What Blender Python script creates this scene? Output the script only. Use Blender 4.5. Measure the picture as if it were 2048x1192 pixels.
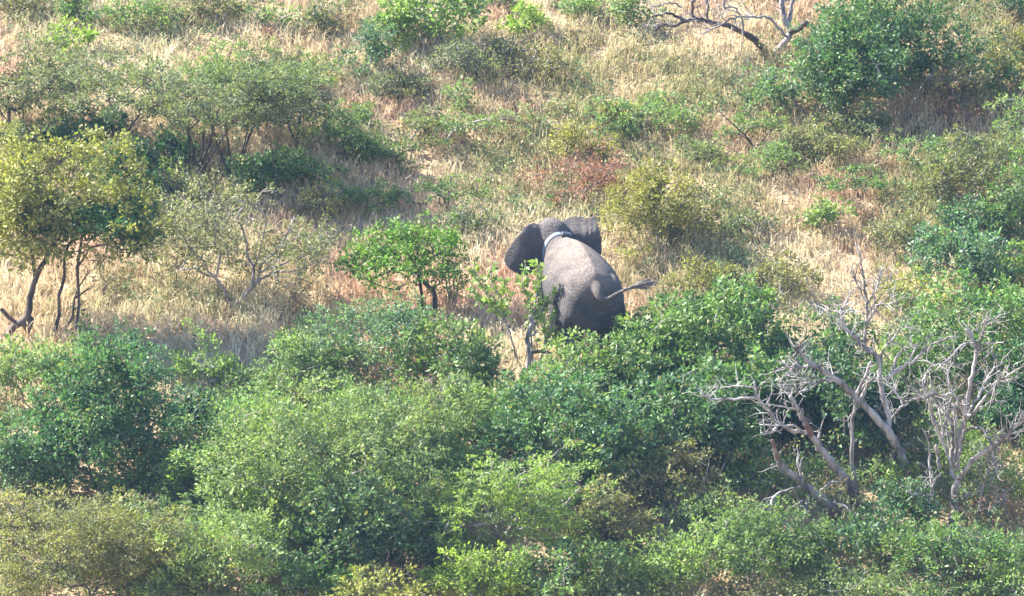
import bpy, math
import numpy as np
from mathutils import Vector

# ------------------------------------------------------------------ scene, camera, light
for o in list(bpy.data.objects):
    bpy.data.objects.remove(o)
SC = bpy.context.scene
COL = SC.collection

DIST = 160.0
PITCH = math.radians(8.0)
HALF_W = 10.78                      # half of the width seen at the distance DIST
TANH = HALF_W / DIST
CAM = np.array([0.0, -DIST * math.cos(PITCH), DIST * math.sin(PITCH)])
cam_data = bpy.data.cameras.new('camera')
cam_data.sensor_width = 36.0
cam_data.lens = 18.0 / TANH
cam_data.clip_start = 1.0
cam_data.clip_end = 6000.0
cam = bpy.data.objects.new('camera', cam_data)
cam.location = CAM
cam.rotation_euler = (math.pi / 2 - PITCH, 0, 0)
COL.objects.link(cam)
SC.camera = cam

TO_SUN = np.array([-0.70, 0.24, 0.67]); TO_SUN /= np.linalg.norm(TO_SUN)
world = bpy.data.worlds.new('World')
SC.world = world
world.use_nodes = True
wn = world.node_tree
sky = wn.nodes.new('ShaderNodeTexSky')
sky.sky_type = 'NISHITA'
sky.sun_disc = False
sky.sun_elevation = math.asin(TO_SUN[2])
sky.sun_rotation = math.atan2(TO_SUN[0], TO_SUN[1])
sky.altitude = 300
sky.ozone_density = 4.0
wn.links.new(sky.outputs[0], wn.nodes['Background'].inputs[0])
wn.nodes['Background'].inputs[1].default_value = 0.11
sun_data = bpy.data.lights.new('sun', 'SUN')
sun_data.energy = 5.0
sun_data.angle = math.radians(0.5)
sun_data.color = (1.0, 0.95, 0.86)
sun = bpy.data.objects.new('sun', sun_data)
sun.rotation_euler = Vector(TO_SUN).to_track_quat('Z', 'Y').to_euler()
sun.location = (-60, 20, 70)
COL.objects.link(sun)
SC.view_settings.view_transform = 'Standard'
SC.view_settings.look = 'None'
SC.view_settings.gamma = 1.0
SC.view_settings.use_curve_mapping = False
SC.view_settings.exposure = 2.28
SC.cycles.max_bounces = 6
SC.cycles.diffuse_bounces = 2
SC.cycles.transmission_bounces = 3
SC.cycles.volume_bounces = 0

# ------------------------------------------------------------------ pixels of the photograph (2048 wide) to places
FWD = np.array([0, math.cos(PITCH), -math.sin(PITCH)])
UP = np.array([0, math.sin(PITCH), math.cos(PITCH)])
RIGHT = np.array([1.0, 0, 0])

LATTICE = {}
def vnoise(x, y, seed):
    x = np.asarray(x, float); y = np.asarray(y, float)
    if seed not in LATTICE: LATTICE[seed] = np.random.default_rng(seed).random((256, 256))
    g = LATTICE[seed]
    xi = np.floor(x).astype(int); yi = np.floor(y).astype(int)
    fx = x - xi; fy = y - yi
    fx = fx * fx * (3 - 2 * fx); fy = fy * fy * (3 - 2 * fy)
    a = g[xi % 256, yi % 256]; b = g[(xi + 1) % 256, yi % 256]
    c = g[xi % 256, (yi + 1) % 256]; d = g[(xi + 1) % 256, (yi + 1) % 256]
    return (a * (1 - fx) + b * fx) * (1 - fy) + (c * (1 - fx) + d * fx) * fy

def fbm(x, y, seed, octaves=4):
    s = 0; a = 0.5; t = 0
    for i in range(octaves):
        s = s + a * vnoise(np.asarray(x) * 2 ** i + 31.7 * i, np.asarray(y) * 2 ** i + 11.3 * i, seed + i)
        t += a; a *= 0.5
    return s / t

SLOPE = 0.404
def terrain(x, y):
    x = np.asarray(x, float); y = np.asarray(y, float)
    hill = SLOPE * y - 0.46 * np.tanh((y + 1.9) / 2.1)          # a flatter bench where the elephant walks
    near = 18.5 + 0.45 * (CAM[1] - y)
    m = np.maximum(hill, near)
    z = m + 5 * np.log(np.exp((hill - m) / 5) + np.exp((near - m) / 5))
    cap = 80.0
    n = np.minimum(z, cap)
    z = n - 8 * np.log(np.exp(-(z - n) / 8) + np.exp(-(cap - n) / 8))
    z = z + 0.9 * (fbm(x / 14 + 40, y / 14 + 40, 3, 3) - 0.5) + 0.28 * (fbm(x / 2.6 + 90, y / 2.6 + 90, 9, 3) - 0.5)
    far = np.clip((np.hypot(x, y) - 120) / 400, 0, 1)
    return z + far * 22 * (fbm(x / 160 + 70, y / 160 + 70, 21, 3) - 0.5)

def ray(px, py):
    return FWD + RIGHT * ((px - 1024) / 1024 * TANH) + UP * ((596 - py) / 1024 * TANH)

def on_ground(px, py):
    d = ray(px, py)
    t = np.arange(110.0, 320.0, 0.25)
    p = CAM + d * t[:, None]
    below = p[:, 2] < terrain(p[:, 0], p[:, 1])
    k = int(np.argmax(below)) if below.any() else len(t) - 1
    t = np.linspace(t[max(0, k - 1)], t[k], 200)
    p = CAM + d * t[:, None]
    below = p[:, 2] < terrain(p[:, 0], p[:, 1])
    return p[int(np.argmax(below)) if below.any() else -1]

def on_plane(px, py, y):
    d = ray(px, py)
    return CAM + d * ((y - CAM[1]) / d[1])

def metres(px, p):
    return px / 1024 * TANH * float(np.dot(np.asarray(p) - CAM, FWD))

# ------------------------------------------------------------------ meshes and objects
def quad_mesh(name, verts, quads, smooth=False, colors=None):
    verts = np.ascontiguousarray(verts, dtype=np.float32)
    quads = np.ascontiguousarray(quads, dtype=np.int32)
    me = bpy.data.meshes.new(name)
    nq = len(quads)
    me.vertices.add(len(verts)); me.loops.add(nq * 4); me.polygons.add(nq)
    me.vertices.foreach_set('co', verts.ravel())
    me.loops.foreach_set('vertex_index', quads.ravel())
    me.polygons.foreach_set('loop_start', np.arange(0, nq * 4, 4, dtype=np.int32))
    me.polygons.foreach_set('loop_total', np.full(nq, 4, dtype=np.int32))
    me.polygons.foreach_set('use_smooth', np.full(nq, bool(smooth)))
    if colors is not None:
        a = me.attributes.new('tint', 'FLOAT_COLOR', 'POINT')
        c = np.ones((len(verts), 4), np.float32); c[:, :3] = colors
        a.data.foreach_set('color', c.ravel())
    me.update(calc_edges=True)
    me.validate()
    return me

def link(name, me, mat=None, parent=None, color=None):
    o = bpy.data.objects.new(name, me)
    COL.objects.link(o)
    if mat is not None:
        me.materials.append(mat)
    if parent is not None:
        o.parent = parent
    if color is not None:
        o.color = (*color, 1.0)
    return o

def thing(name, label, cat, loc, group=None, rz=0.0):
    o = bpy.data.objects.new(name, None)
    COL.objects.link(o)
    o.location = loc
    o.rotation_euler = (0, 0, rz)
    o.empty_display_size = 0.3
    o['label'] = label; o['category'] = cat
    if group: o['group'] = group
    return o

class Tubes:
    def __init__(self): self.v = []; self.q = []; self.n = 0
    def add(self, pts, rad, sides=6, rough=0.0, rng=None):
        pts = np.asarray(pts, float); rad = np.asarray(rad, float)
        k = len(pts)
        if k < 2: return
        t = np.gradient(pts, axis=0)
        t /= np.linalg.norm(t, axis=1)[:, None] + 1e-9
        ref = np.array([0.13, 0.97, 0.2]) if abs(t[0][1]) < 0.9 else np.array([1.0, 0, 0])
        a = np.cross(t, ref); a /= np.linalg.norm(a, axis=1)[:, None] + 1e-9
        b = np.cross(t, a)
        th = np.linspace(0, 2 * math.pi, sides, endpoint=False)
        r = rad[:, None] * np.ones(sides)
        if rough and rng is not None:
            r = r * (1 + rough * rng.normal(0, 1, r.shape)) 
        ring = pts[:, None, :] + r[..., None] * (a[:, None, :] * np.cos(th)[None, :, None] + b[:, None, :] * np.sin(th)[None, :, None])
        self.v.append(ring.reshape(-1, 3))
        i = np.arange(k - 1)[:, None] * sides; j = np.arange(sides)[None, :]; jn = (j + 1) % sides
        q = np.stack([i + j, i + jn, i + sides + jn, i + sides + j], -1).reshape(-1, 4) + self.n
        self.q.append(q)
        self.n += k * sides
        # closing cap at the tip
        self.v.append((pts[-1] + t[-1] * rad[-1] * 0.6)[None, :].repeat(1, 0))
        last = self.n - sides
        for s in range(0, sides - 1, 2):
            self.q.append(np.array([[last + s, last + (s + 1) % sides, last + (s + 2) % sides, self.n]]))
        self.n += 1
    def mesh(self, name):
        return quad_mesh(name, np.concatenate(self.v), np.concatenate(self.q), True)

def smooth_line(pts, sub=4):
    pts = np.asarray(pts, float)
    if len(pts) < 3: 
        return np.linspace(pts[0], pts[-1], sub + 1)
    p = np.vstack([2 * pts[0] - pts[1], pts, 2 * pts[-1] - pts[-2]])
    out = []
    for i in range(1, len(p) - 2):
        for s in range(sub):
            t = s / sub
            a, b, c, d = p[i - 1], p[i], p[i + 1], p[i + 2]
            out.append(0.5 * (2 * b + (c - a) * t + (2 * a - 5 * b + 4 * c - d) * t * t + (-a + 3 * b - 3 * c + d) * t ** 3))
    out.append(p[-2])
    return np.array(out)

def leaves(rng, centers, n_per, radius, length, width, flat=0.8, up=0.5, out_from=None, droop=0.0, spread=0.3):
    """many leaf blades around clump centres: each a quad folded along its midrib"""
    c = np.repeat(np.asarray(centers), n_per, axis=0)
    r = np.repeat(np.broadcast_to(radius, (len(centers),)), n_per)
    n = len(c)
    off = rng.normal(0, 1, (n, 3)); off /= np.linalg.norm(off, axis=1)[:, None]
    off *= (rng.random(n) ** 0.45)[:, None]
    off[:, 2] *= flat
    base = c + off * r[:, None]
    d = off + rng.normal(0, 0.55, (n, 3)); d[:, 2] += 0.25 - droop
    if out_from is not None:
        o = base - out_from; o /= np.linalg.norm(o, axis=1)[:, None] + 1e-6
        d += 0.35 * o
    d /= np.linalg.norm(d, axis=1)[:, None] + 1e-9
    nrm = rng.normal(0, 0.6, (n, 3)); nrm[:, 2] += up
    if out_from is not None: nrm += 0.5 * o
    s = np.cross(d, nrm); s /= np.linalg.norm(s, axis=1)[:, None] + 1e-9
    nn = np.cross(s, d)
    L = length * (1 + spread * rng.normal(0, 1, n)).clip(0.45, 1.7)
    Wd = width * L / length
    mid = base + d * (L * 0.5)[:, None] + nn * (Wd * -0.12)[:, None]
    tip = base + d * L[:, None] - np.array([0, 0, 1]) * (L * 0.1)[:, None]
    v = np.stack([base, mid + s * (Wd * 0.5)[:, None], tip, mid - s * (Wd * 0.5)[:, None]], 1)
    return v.reshape(-1, 3)

def leaf_mesh(name, v):
    q = np.arange(len(v), dtype=np.int32).reshape(-1, 4)
    return quad_mesh(name, v, q)

# ------------------------------------------------------------------ materials
def new_mat(name):
    m = bpy.data.materials.new(name)
    m.use_nodes = True
    m.node_tree.nodes.clear()
    return m, m.node_tree.nodes, m.node_tree.links

def leaf_material(name, rough=0.5, trans=0.3, spec=0.4, yellow=0.25, var=0.35):
    m, N, L = new_mat(name)
    out = N.new('ShaderNodeOutputMaterial')
    info = N.new('ShaderNodeObjectInfo')
    geo = N.new('ShaderNodeNewGeometry')
    hsv = N.new('ShaderNodeHueSaturation')
    ramp = N.new('ShaderNodeMapRange'); ramp.inputs[3].default_value = 1 - var; ramp.inputs[4].default_value = 1 + var * 1.15
    L.new(geo.outputs['Random Per Island'], ramp.inputs[0])
    L.new(ramp.outputs[0], hsv.inputs['Value'])
    L.new(info.outputs['Color'], hsv.inputs['Color'])
    # patches of older and younger leaves inside one crown
    tex = N.new('ShaderNodeTexNoise'); tex.inputs['Scale'].default_value = 1.3; tex.inputs['Detail'].default_value = 2
    co = N.new('ShaderNodeTexCoord')
    L.new(co.outputs['Object'], tex.inputs['Vector'])
    mr = N.new('ShaderNodeMapRange'); mr.inputs[1].default_value = 0.42; mr.inputs[2].default_value = 0.68
    mr.inputs[3].default_value = 0.0; mr.inputs[4].default_value = yellow
    L.new(tex.outputs[0], mr.inputs[0])
    mix = N.new('ShaderNodeMix'); mix.data_type = 'RGBA'; mix.blend_type = 'MULTIPLY'
    mix.inputs[7].default_value = (1.5, 1.38, 0.65, 1)
    L.new(mr.outputs[0], mix.inputs[0]); L.new(hsv.outputs[0], mix.inputs[6])
    # a few withered leaves
    wi = N.new('ShaderNodeMath'); wi.operation = 'GREATER_THAN'; wi.inputs[1].default_value = 0.93
    L.new(geo.outputs['Random Per Island'], wi.inputs[0])
    wf = N.new('ShaderNodeMath'); wf.operation = 'MULTIPLY'; wf.inputs[1].default_value = 0.6; L.new(wi.outputs[0], wf.inputs[0])
    green = mix
    mix = N.new('ShaderNodeMix'); mix.data_type = 'RGBA'; mix.inputs[7].default_value = (0.24, 0.17, 0.07, 1)
    L.new(wf.outputs[0], mix.inputs[0]); L.new(green.outputs[2], mix.inputs[6])
    p = N.new('ShaderNodeBsdfPrincipled')
    p.inputs['Roughness'].default_value = rough
    p.inputs['Specular IOR Level'].default_value = spec
    L.new(mix.outputs[2], p.inputs['Base Color'])
    t = N.new('ShaderNodeBsdfTranslucent')
    tm = N.new('ShaderNodeMix'); tm.data_type = 'RGBA'; tm.blend_type = 'MULTIPLY'; tm.inputs[0].default_value = 1
    tm.inputs[7].default_value = (1.25, 1.5, 0.7, 1)
    L.new(mix.outputs[2], tm.inputs[6]); L.new(tm.outputs[2], t.inputs[0])
    ms = N.new('ShaderNodeMixShader'); ms.inputs[0].default_value = trans
    L.new(p.outputs[0], ms.inputs[1]); L.new(t.outputs[0], ms.inputs[2])
    L.new(ms.outputs[0], out.inputs[0])
    return m

def bark_material(name, c1, c2, scale=6.0, use_obj=False, patch=None):
    m, N, L = new_mat(name)
    out = N.new('ShaderNodeOutputMaterial')
    co = N.new('ShaderNodeTexCoord')
    mp = N.new('ShaderNodeMapping'); mp.inputs['Scale'].default_value = (1, 1, 0.25)
    L.new(co.outputs['Object'], mp.inputs[0])
    tex = N.new('ShaderNodeTexNoise'); tex.inputs['Scale'].default_value = scale; tex.inputs['Detail'].default_value = 6
    tex.inputs['Roughness'].default_value = 0.7
    L.new(mp.outputs[0], tex.inputs['Vector'])
    cr = N.new('ShaderNodeValToRGB')
    cr.color_ramp.elements[0].position = 0.40; cr.color_ramp.elements[0].color = (*c1, 1)
    cr.color_ramp.elements[1].position = 0.56; cr.color_ramp.elements[1].color = (*c2, 1)
    L.new(tex.outputs[0], cr.inputs[0])
    colour = cr.outputs[0]
    if patch is not None:
        t2 = N.new('ShaderNodeTexNoise'); t2.inputs['Scale'].default_value = 1.7; t2.inputs['Detail'].default_value = 3
        L.new(co.outputs['Object'], t2.inputs['Vector'])
        r2 = N.new('ShaderNodeMapRange'); r2.inputs[1].default_value = 0.54; r2.inputs[2].default_value = 0.6
        L.new(t2.outputs[0], r2.inputs[0])
        mx = N.new('ShaderNodeMix'); mx.data_type = 'RGBA'; mx.inputs[7].default_value = (*patch, 1)
        L.new(r2.outputs[0], mx.inputs[0]); L.new(colour, mx.inputs[6])
        colour = mx.outputs[2]
    p = N.new('ShaderNodeBsdfPrincipled'); p.inputs['Roughness'].default_value = 0.85
    p.inputs['Specular IOR Level'].default_value = 0.2
    L.new(colour, p.inputs['Base Color'])
    bp = N.new('ShaderNodeBump'); bp.inputs['Strength'].default_value = 0.6; bp.inputs['Distance'].default_value = 0.03
    L.new(tex.outputs[0], bp.inputs['Height']); L.new(bp.outputs[0], p.inputs['Normal'])
    L.new(p.outputs[0], out.inputs[0])
    return m

M_BROAD = leaf_material('broad_leaf', rough=0.55, trans=0.30, spec=0.3, yellow=0.8, var=0.45)
M_FINE = leaf_material('fine_leaf', rough=0.6, trans=0.33, spec=0.25, yellow=0.75, var=0.42)
M_DRY = leaf_material('dry_leaf', rough=0.7, trans=0.25, spec=0.2, yellow=0.3, var=0.45)
M_BARK = bark_material('dark_bark', (0.035, 0.028, 0.026), (0.11, 0.085, 0.075))
M_GREYBARK = bark_material('grey_bark', (0.12, 0.10, 0.095), (0.34, 0.31, 0.29))
M_DEAD = bark_material('dead_wood', (0.10, 0.088, 0.082), (0.34, 0.32, 0.305), 3.2)
M_DEADRED = bark_material('peeling_wood', (0.08, 0.066, 0.06), (0.29, 0.27, 0.26), 5.0, patch=(0.13, 0.075, 0.055))

# ------------------------------------------------------------------ the hillside
def spaced(lo, hi, dense_lo, dense_hi, step):
    mid = np.arange(dense_lo, dense_hi + step, step)
    a = [dense_lo]; s = step
    while a[-1] > lo: s *= 1.22; a.append(max(lo, a[-1] - s))
    b = [mid[-1]]; s = step
    while b[-1] < hi: s *= 1.22; b.append(min(hi, b[-1] + s))
    return np.concatenate([a[1:][::-1], mid, b[1:]])

def build_ground():
    xs = spaced(-1500, 1500, -16, 16, 0.25)
    ys = spaced(-1500, 1500, -20, 24, 0.25)
    X, Y = np.meshgrid(xs, ys)
    Z = terrain(X, Y)
    v = np.stack([X, Y, Z], -1).reshape(-1, 3)
    nx = len(xs); i = np.arange(len(ys) - 1)[:, None] * nx; j = np.arange(nx - 1)[None, :]
    q = np.stack([i + j, i + j + 1, i + nx + j + 1, i + nx + j], -1).reshape(-1, 4)
    m, N, L = new_mat('dry_soil')
    out = N.new('ShaderNodeOutputMaterial')
    co = N.new('ShaderNodeTexCoord')
    t = N.new('ShaderNodeTexNoise'); t.inputs['Scale'].default_value = 0.7; t.inputs['Detail'].default_value = 8; t.inputs['Roughness'].default_value = 0.65
    L.new(co.outputs['Object'], t.inputs['Vector'])
    cr = N.new('ShaderNodeValToRGB')
    e = cr.color_ramp.elements
    e[0].position = 0.3; e[0].color = (0.24, 0.17, 0.10, 1)
    e[1].position = 0.7; e[1].color = (0.38, 0.29, 0.175, 1)
    k = e.new(0.5); k.color = (0.33, 0.24, 0.145, 1)
    L.new(t.outputs[0], cr.inputs[0])
    t2 = N.new('ShaderNodeTexNoise'); t2.inputs['Scale'].default_value = 9; t2.inputs['Detail'].default_value = 5
    L.new(co.outputs['Object'], t2.inputs['Vector'])
    b = N.new('ShaderNodeBump'); b.inputs['Strength'].default_value = 0.8; b.inputs['Distance'].default_value = 0.08
    L.new(t2.outputs[0], b.inputs['Height'])
    p = N.new('ShaderNodeBsdfPrincipled'); p.inputs['Roughness'].default_value = 0.95; p.inputs['Specular IOR Level'].default_value = 0.1
    L.new(cr.outputs[0], p.inputs['Base Color']); L.new(b.outputs[0], p.inputs['Normal'])
    L.new(p.outputs[0], out.inputs[0])
    g = link('hillside', quad_mesh('hillside', v, q, True), m)
    g['kind'] = 'structure'; g['label'] = 'dry grassy hillside rising behind the thicket'
    return Z.min(), Z.max()
LOWEST, HIGHEST = build_ground()

def tint_material(name, rough, trans):
    m, N, L = new_mat(name)
    out = N.new('ShaderNodeOutputMaterial')
    a = N.new('ShaderNodeAttribute'); a.attribute_name = 'tint'
    p = N.new('ShaderNodeBsdfPrincipled'); p.inputs['Roughness'].default_value = rough; p.inputs['Specular IOR Level'].default_value = 0.2
    L.new(a.outputs['Color'], p.inputs['Base Color'])
    t = N.new('ShaderNodeBsdfTranslucent'); L.new(a.outputs['Color'], t.inputs[0])
    ms = N.new('ShaderNodeMixShader'); ms.inputs[0].default_value = trans
    L.new(p.outputs[0], ms.inputs[1]); L.new(t.outputs[0], ms.inputs[2]); L.new(ms.outputs[0], out.inputs[0])
    return m
M_GRASS = tint_material('grass_blade', 0.6, 0.3)
M_HERB = tint_material('herb_leaf', 0.5, 0.3)

GX, GY = (-13.5, 13.5), (-15.5, 17.5)      # where grass is built, a margin beyond the frame
def to_px(p):
    p = np.asarray(p, float) - CAM
    d = p @ FWD
    return 1024 + 1024 * (p @ RIGHT) / d / TANH, 596 - 1024 * (p @ UP) / d / TANH

# how green the ground layer is: patches of green forbs, more of them downhill
def greenness(x, y):
    g = fbm(x / 2.2 + 20, y / 3.2 + 60, 77, 4)
    g2 = fbm(x / 6.5 + 50, y / 8.0 + 10, 177, 2)
    downhill = np.clip((-2.5 - y) / 4.0, 0, 1)
    return np.clip((g * 0.6 + g2 * 0.4 - 0.475) * 5.0 + downhill * 0.8, 0, 1)

def build_grass():
    rng = np.random.default_rng(5)
    area = (GX[1] - GX[0]) * (GY[1] - GY[0])
    nt = int(area * 27)
    tx = rng.uniform(*GX, nt); ty = rng.uniform(*GY, nt)
    dens = fbm(tx / 1.1, ty / 1.1, 41, 3)
    keep = rng.random(nt) < np.clip(dens * 2.6 - 0.15, 0.65, 1) * np.where(ty < -5.5, 0.2, 1)
    tx, ty = tx[keep], ty[keep]; nt = len(tx)
    per = 10
    x = np.repeat(tx, per) + rng.normal(0, 0.075, nt * per)
    y = np.repeat(ty, per) + rng.normal(0, 0.075, nt * per)
    z = terrain(x, y) - 0.02
    n = len(x)
    hm = np.repeat(0.20 + 0.26 * fbm(tx / 2.0 + 9, ty / 2.0, 53, 2) + rng.normal(0, 0.05, nt), per)
    h = hm * rng.uniform(0.55, 1.35, n)
    stalk = rng.random(n) < 0.10
    h[stalk] *= 1.35
    az = rng.uniform(0, 2 * math.pi, n)
    wind = np.repeat(vnoise(tx / 1.5, ty / 1.5, 8) * 2.4 + 0.2, per)
    lean = rng.uniform(0.1, 0.75, n)
    lx = np.cos(az) * lean + 0.16 * np.cos(wind); ly = np.sin(az) * lean + 0.12 * np.sin(wind) - 0.10
    w = np.where(stalk, 0.006, rng.uniform(0.010, 0.019, n))
    faz = rng.uniform(0, math.pi, n)
    sx = np.cos(faz) * w; sy = np.sin(faz) * w * 0.6
    b = np.stack([x, y, z], -1)
    side = np.stack([sx, sy, np.zeros(n)], -1)
    mid = b + np.stack([lx * h * 0.35, ly * h * 0.35, h * 0.62], -1)
    tip = b + np.stack([lx * h, ly * h, h * (1 - 0.35 * np.hypot(lx, ly))], -1)
    tw = np.where(stalk, 1.7, 0.35)[:, None]
    v = np.stack([b - side, b + side, mid + side * 0.9, mid - side * 0.9, tip + side * tw, tip - side * tw], 1).reshape(-1, 3)
    i = np.arange(n)[:, None] * 6
    q = np.concatenate([i + np.array([[0, 1, 2, 3]]), i + np.array([[3, 2, 4, 5]])])
    straw = np.array([0.55, 0.44, 0.265]); pale = np.array([0.65, 0.56, 0.37]); pink = np.array([0.60, 0.40, 0.275])
    green = np.array([0.27, 0.28, 0.10]); brown = np.array([0.26, 0.17, 0.10])
    a = fbm(tx / 3.0 + 5, ty / 4.5 + 5, 61, 4); a2 = fbm(tx / 2.4 + 15, ty / 3.6 + 25, 67, 4)
    c = np.repeat(straw[None], nt, 0)
    k = np.clip((a - 0.48) * 6, 0, 1)[:, None]; c = c * (1 - k) + pale * k
    k = np.clip((a2 - 0.46) * 5.5, 0, 0.9)[:, None]; c = c * (1 - k) + pink * k
    g = np.clip(greenness(tx, ty) * 0.9 + rng.normal(0, 0.14, nt), 0, 0.85)[:, None]; c = c * (1 - g) + green * g
    k = (rng.random(nt) < 0.07)[:, None] * 0.6; c = c * (1 - k) + brown * k
    c = np.repeat(c, per, 0) * rng.uniform(0.72, 1.28, n)[:, None]
    c[stalk] = c[stalk] * 0.55 + np.array([0.62, 0.46, 0.33]) * 0.45
    col = np.repeat(c, 6, 0).clip(0.01, 0.85)
    o = link('grass', quad_mesh('grass', v, q, False, col), M_GRASS)
    o['kind'] = 'stuff'; o['label'] = 'long dry straw coloured grass covering the slope'; o['category'] = 'grass'

def build_herbs():
    rng = np.random.default_rng(15)
    area = (GX[1] - GX[0]) * (GY[1] - GY[0])
    nt = int(area * 26)
    tx = rng.uniform(*GX, nt); ty = rng.uniform(*GY, nt)
    g = greenness(tx, ty)
    keep = rng.random(nt) < g * 0.85 + 0.03
    tx, ty, g = tx[keep], ty[keep], g[keep]; nt = len(tx)
    h = rng.gamma(3.0, 0.085, nt).clip(0.05, 0.75) * (0.6 + 0.9 * g) * np.where(ty < -4, 1.3, 1.0)
    c = np.stack([tx, ty, terrain(tx, ty) + h * 0.75], -1)
    v1 = leaves(rng, c, 16, 0.13 + 0.1 * rng.random(nt), 0.080, 0.034, 1.1, 0.6)
    base = np.array([0.15, 0.19, 0.07])[None] * np.ones((nt, 1))
    t = fbm(tx / 1.3, ty / 1.3, 91, 3)[:, None]
    base = base * (1 - 0.6 * (t > 0.52)) + np.array([0.24, 0.26, 0.09]) * 0.6 * (t > 0.52)
    t2 = rng.random(nt)[:, None]
    base = np.where(t2 < 0.25, np.array([0.09, 0.16, 0.07]), base)
    base = np.where(t2 > 0.9, np.array([0.24, 0.17, 0.09]), base)
    col = np.repeat(base * rng.uniform(0.7, 1.3, (nt, 1)), 16, 0) * rng.uniform(0.7, 1.3, (nt * 16, 1))
    o = link('undergrowth', leaf_mesh('undergrowth', v1), M_HERB)
    a = o.data.attributes.new('tint', 'FLOAT_COLOR', 'POINT')
    cc = np.ones((len(v1), 4), np.float32); cc[:, :3] = np.repeat(col, 4, 0)
    a.data.foreach_set('color', cc.ravel())
    o['kind'] = 'stuff'; o['label'] = 'low green herbs growing through the dry grass'; o['category'] = 'undergrowth'
build_grass()
build_herbs()

# ------------------------------------------------------------------ the elephant
def skin_material():
    m, N, L = new_mat('elephant_skin')
    out = N.new('ShaderNodeOutputMaterial')
    co = N.new('ShaderNodeTexCoord')
    n1 = N.new('ShaderNodeTexNoise'); n1.inputs['Scale'].default_value = 2.2; n1.inputs['Detail'].default_value = 5
    L.new(co.outputs['Object'], n1.inputs['Vector'])
    cr = N.new('ShaderNodeValToRGB')
    cr.color_ramp.elements[0].position = 0.3; cr.color_ramp.elements[0].color = (0.048, 0.045, 0.050, 1)
    cr.color_ramp.elements[1].position = 0.72; cr.color_ramp.elements[1].color = (0.108, 0.096, 0.094, 1)
    L.new(n1.outputs[0], cr.inputs[0])
    # red-brown dust on the back, brightened to paint in its sunlit top
    sep = N.new('ShaderNodeSeparateXYZ'); L.new(co.outputs['Object'], sep.inputs[0])
    sub = N.new('ShaderNodeMath'); sub.operation = 'MULTIPLY_ADD'; sub.inputs[1].default_value = -0.20
    L.new(sep.outputs[1], sub.inputs[0]); L.new(sep.outputs[2], sub.inputs[2])
    mr = N.new('ShaderNodeMapRange'); mr.inputs[1].default_value = 1.55; mr.inputs[2].default_value = 2.35
    L.new(sub.outputs[0], mr.inputs[0])
    n3 = N.new('ShaderNodeTexNoise'); n3.inputs['Scale'].default_value = 3.5; n3.inputs['Detail'].default_value = 6
    L.new(co.outputs['Object'], n3.inputs['Vector'])
    mu = N.new('ShaderNodeMath'); mu.operation = 'MULTIPLY'; L.new(mr.outputs[0], mu.inputs[0]); L.new(n3.outputs[0], mu.inputs[1])
    mx = N.new('ShaderNodeMix'); mx.data_type = 'RGBA'; mx.inputs[7].default_value = (0.32, 0.25, 0.195, 1)
    yb = N.new('ShaderNodeMapRange'); yb.inputs[1].default_value = 2.1; yb.inputs[2].default_value = 1.6; yb.inputs[3].default_value = 0.32; L.new(sep.outputs[1], yb.inputs[0])  # dust thins out forward, so head and ears are coloured dark like shade
    my = N.new('ShaderNodeMath'); my.operation = 'MULTIPLY'; L.new(mu.outputs[0], my.inputs[0]); L.new(yb.outputs[0], my.inputs[1])
    L.new(my.outputs[0], mx.inputs[0]); L.new(cr.outputs[0], mx.inputs[6])
    # wrinkles: fine cells plus horizontal creases
    vo = N.new('ShaderNodeTexVoronoi'); vo.feature = 'DISTANCE_TO_EDGE'; vo.inputs['Scale'].default_value = 22
    mp = N.new('ShaderNodeMapping'); mp.inputs['Scale'].default_value = (0.6, 0.6, 1.7)
    L.new(co.outputs['Object'], mp.inputs[0])
    nz = N.new('ShaderNodeTexNoise'); nz.inputs['Scale'].default_value = 4; nz.inputs['Detail'].default_value = 3
    L.new(mp.outputs[0], nz.inputs['Vector'])
    ad = N.new('ShaderNodeMix'); ad.data_type = 'RGBA'; ad.blend_type = 'LINEAR_LIGHT'; ad.inputs[0].default_value = 0.22
    L.new(mp.outputs[0], ad.inputs[6]); L.new(nz.outputs['Color'], ad.inputs[7])
    L.new(ad.outputs[2], vo.inputs['Vector'])
    r2 = N.new('ShaderNodeMapRange'); r2.inputs[2].default_value = 0.22; L.new(vo.outputs[0], r2.inputs[0])
    n2 = N.new('ShaderNodeTexNoise'); n2.inputs['Scale'].default_value = 14; n2.inputs['Detail'].default_value = 5
    L.new(mp.outputs[0], n2.inputs['Vector'])
    hs = N.new('ShaderNodeMath'); hs.operation = 'MULTIPLY_ADD'; hs.inputs[1].default_value = 0.7
    L.new(r2.outputs[0], hs.inputs[0]); L.new(n2.outputs[0], hs.inputs[2])
    v2 = N.new('ShaderNodeTexVoronoi'); v2.feature = 'DISTANCE_TO_EDGE'; v2.inputs['Scale'].default_value = 9
    L.new(ad.outputs[2], v2.inputs['Vector'])
    r3 = N.new('ShaderNodeMapRange'); r3.inputs[2].default_value = 0.12; r3.inputs[4].default_value = 0.55; L.new(v2.outputs[0], r3.inputs[0])
    fine = hs
    hs = N.new('ShaderNodeMath'); hs.operation = 'ADD'; L.new(fine.outputs[0], hs.inputs[0]); L.new(r3.outputs[0], hs.inputs[1])
    b = N.new('ShaderNodeBump'); b.inputs['Strength'].default_value = 0.8; b.inputs['Distance'].default_value = 0.03
    L.new(hs.outputs[0], b.inputs['Height'])
    p = N.new('ShaderNodeBsdfPrincipled'); p.inputs['Roughness'].default_value = 0.85; p.inputs['Specular IOR Level'].default_value = 0.25
    L.new(mx.outputs[2], p.inputs['Base Color']); L.new(b.outputs[0], p.inputs['Normal'])
    L.new(p.outputs[0], out.inputs[0])
    return m

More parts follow.
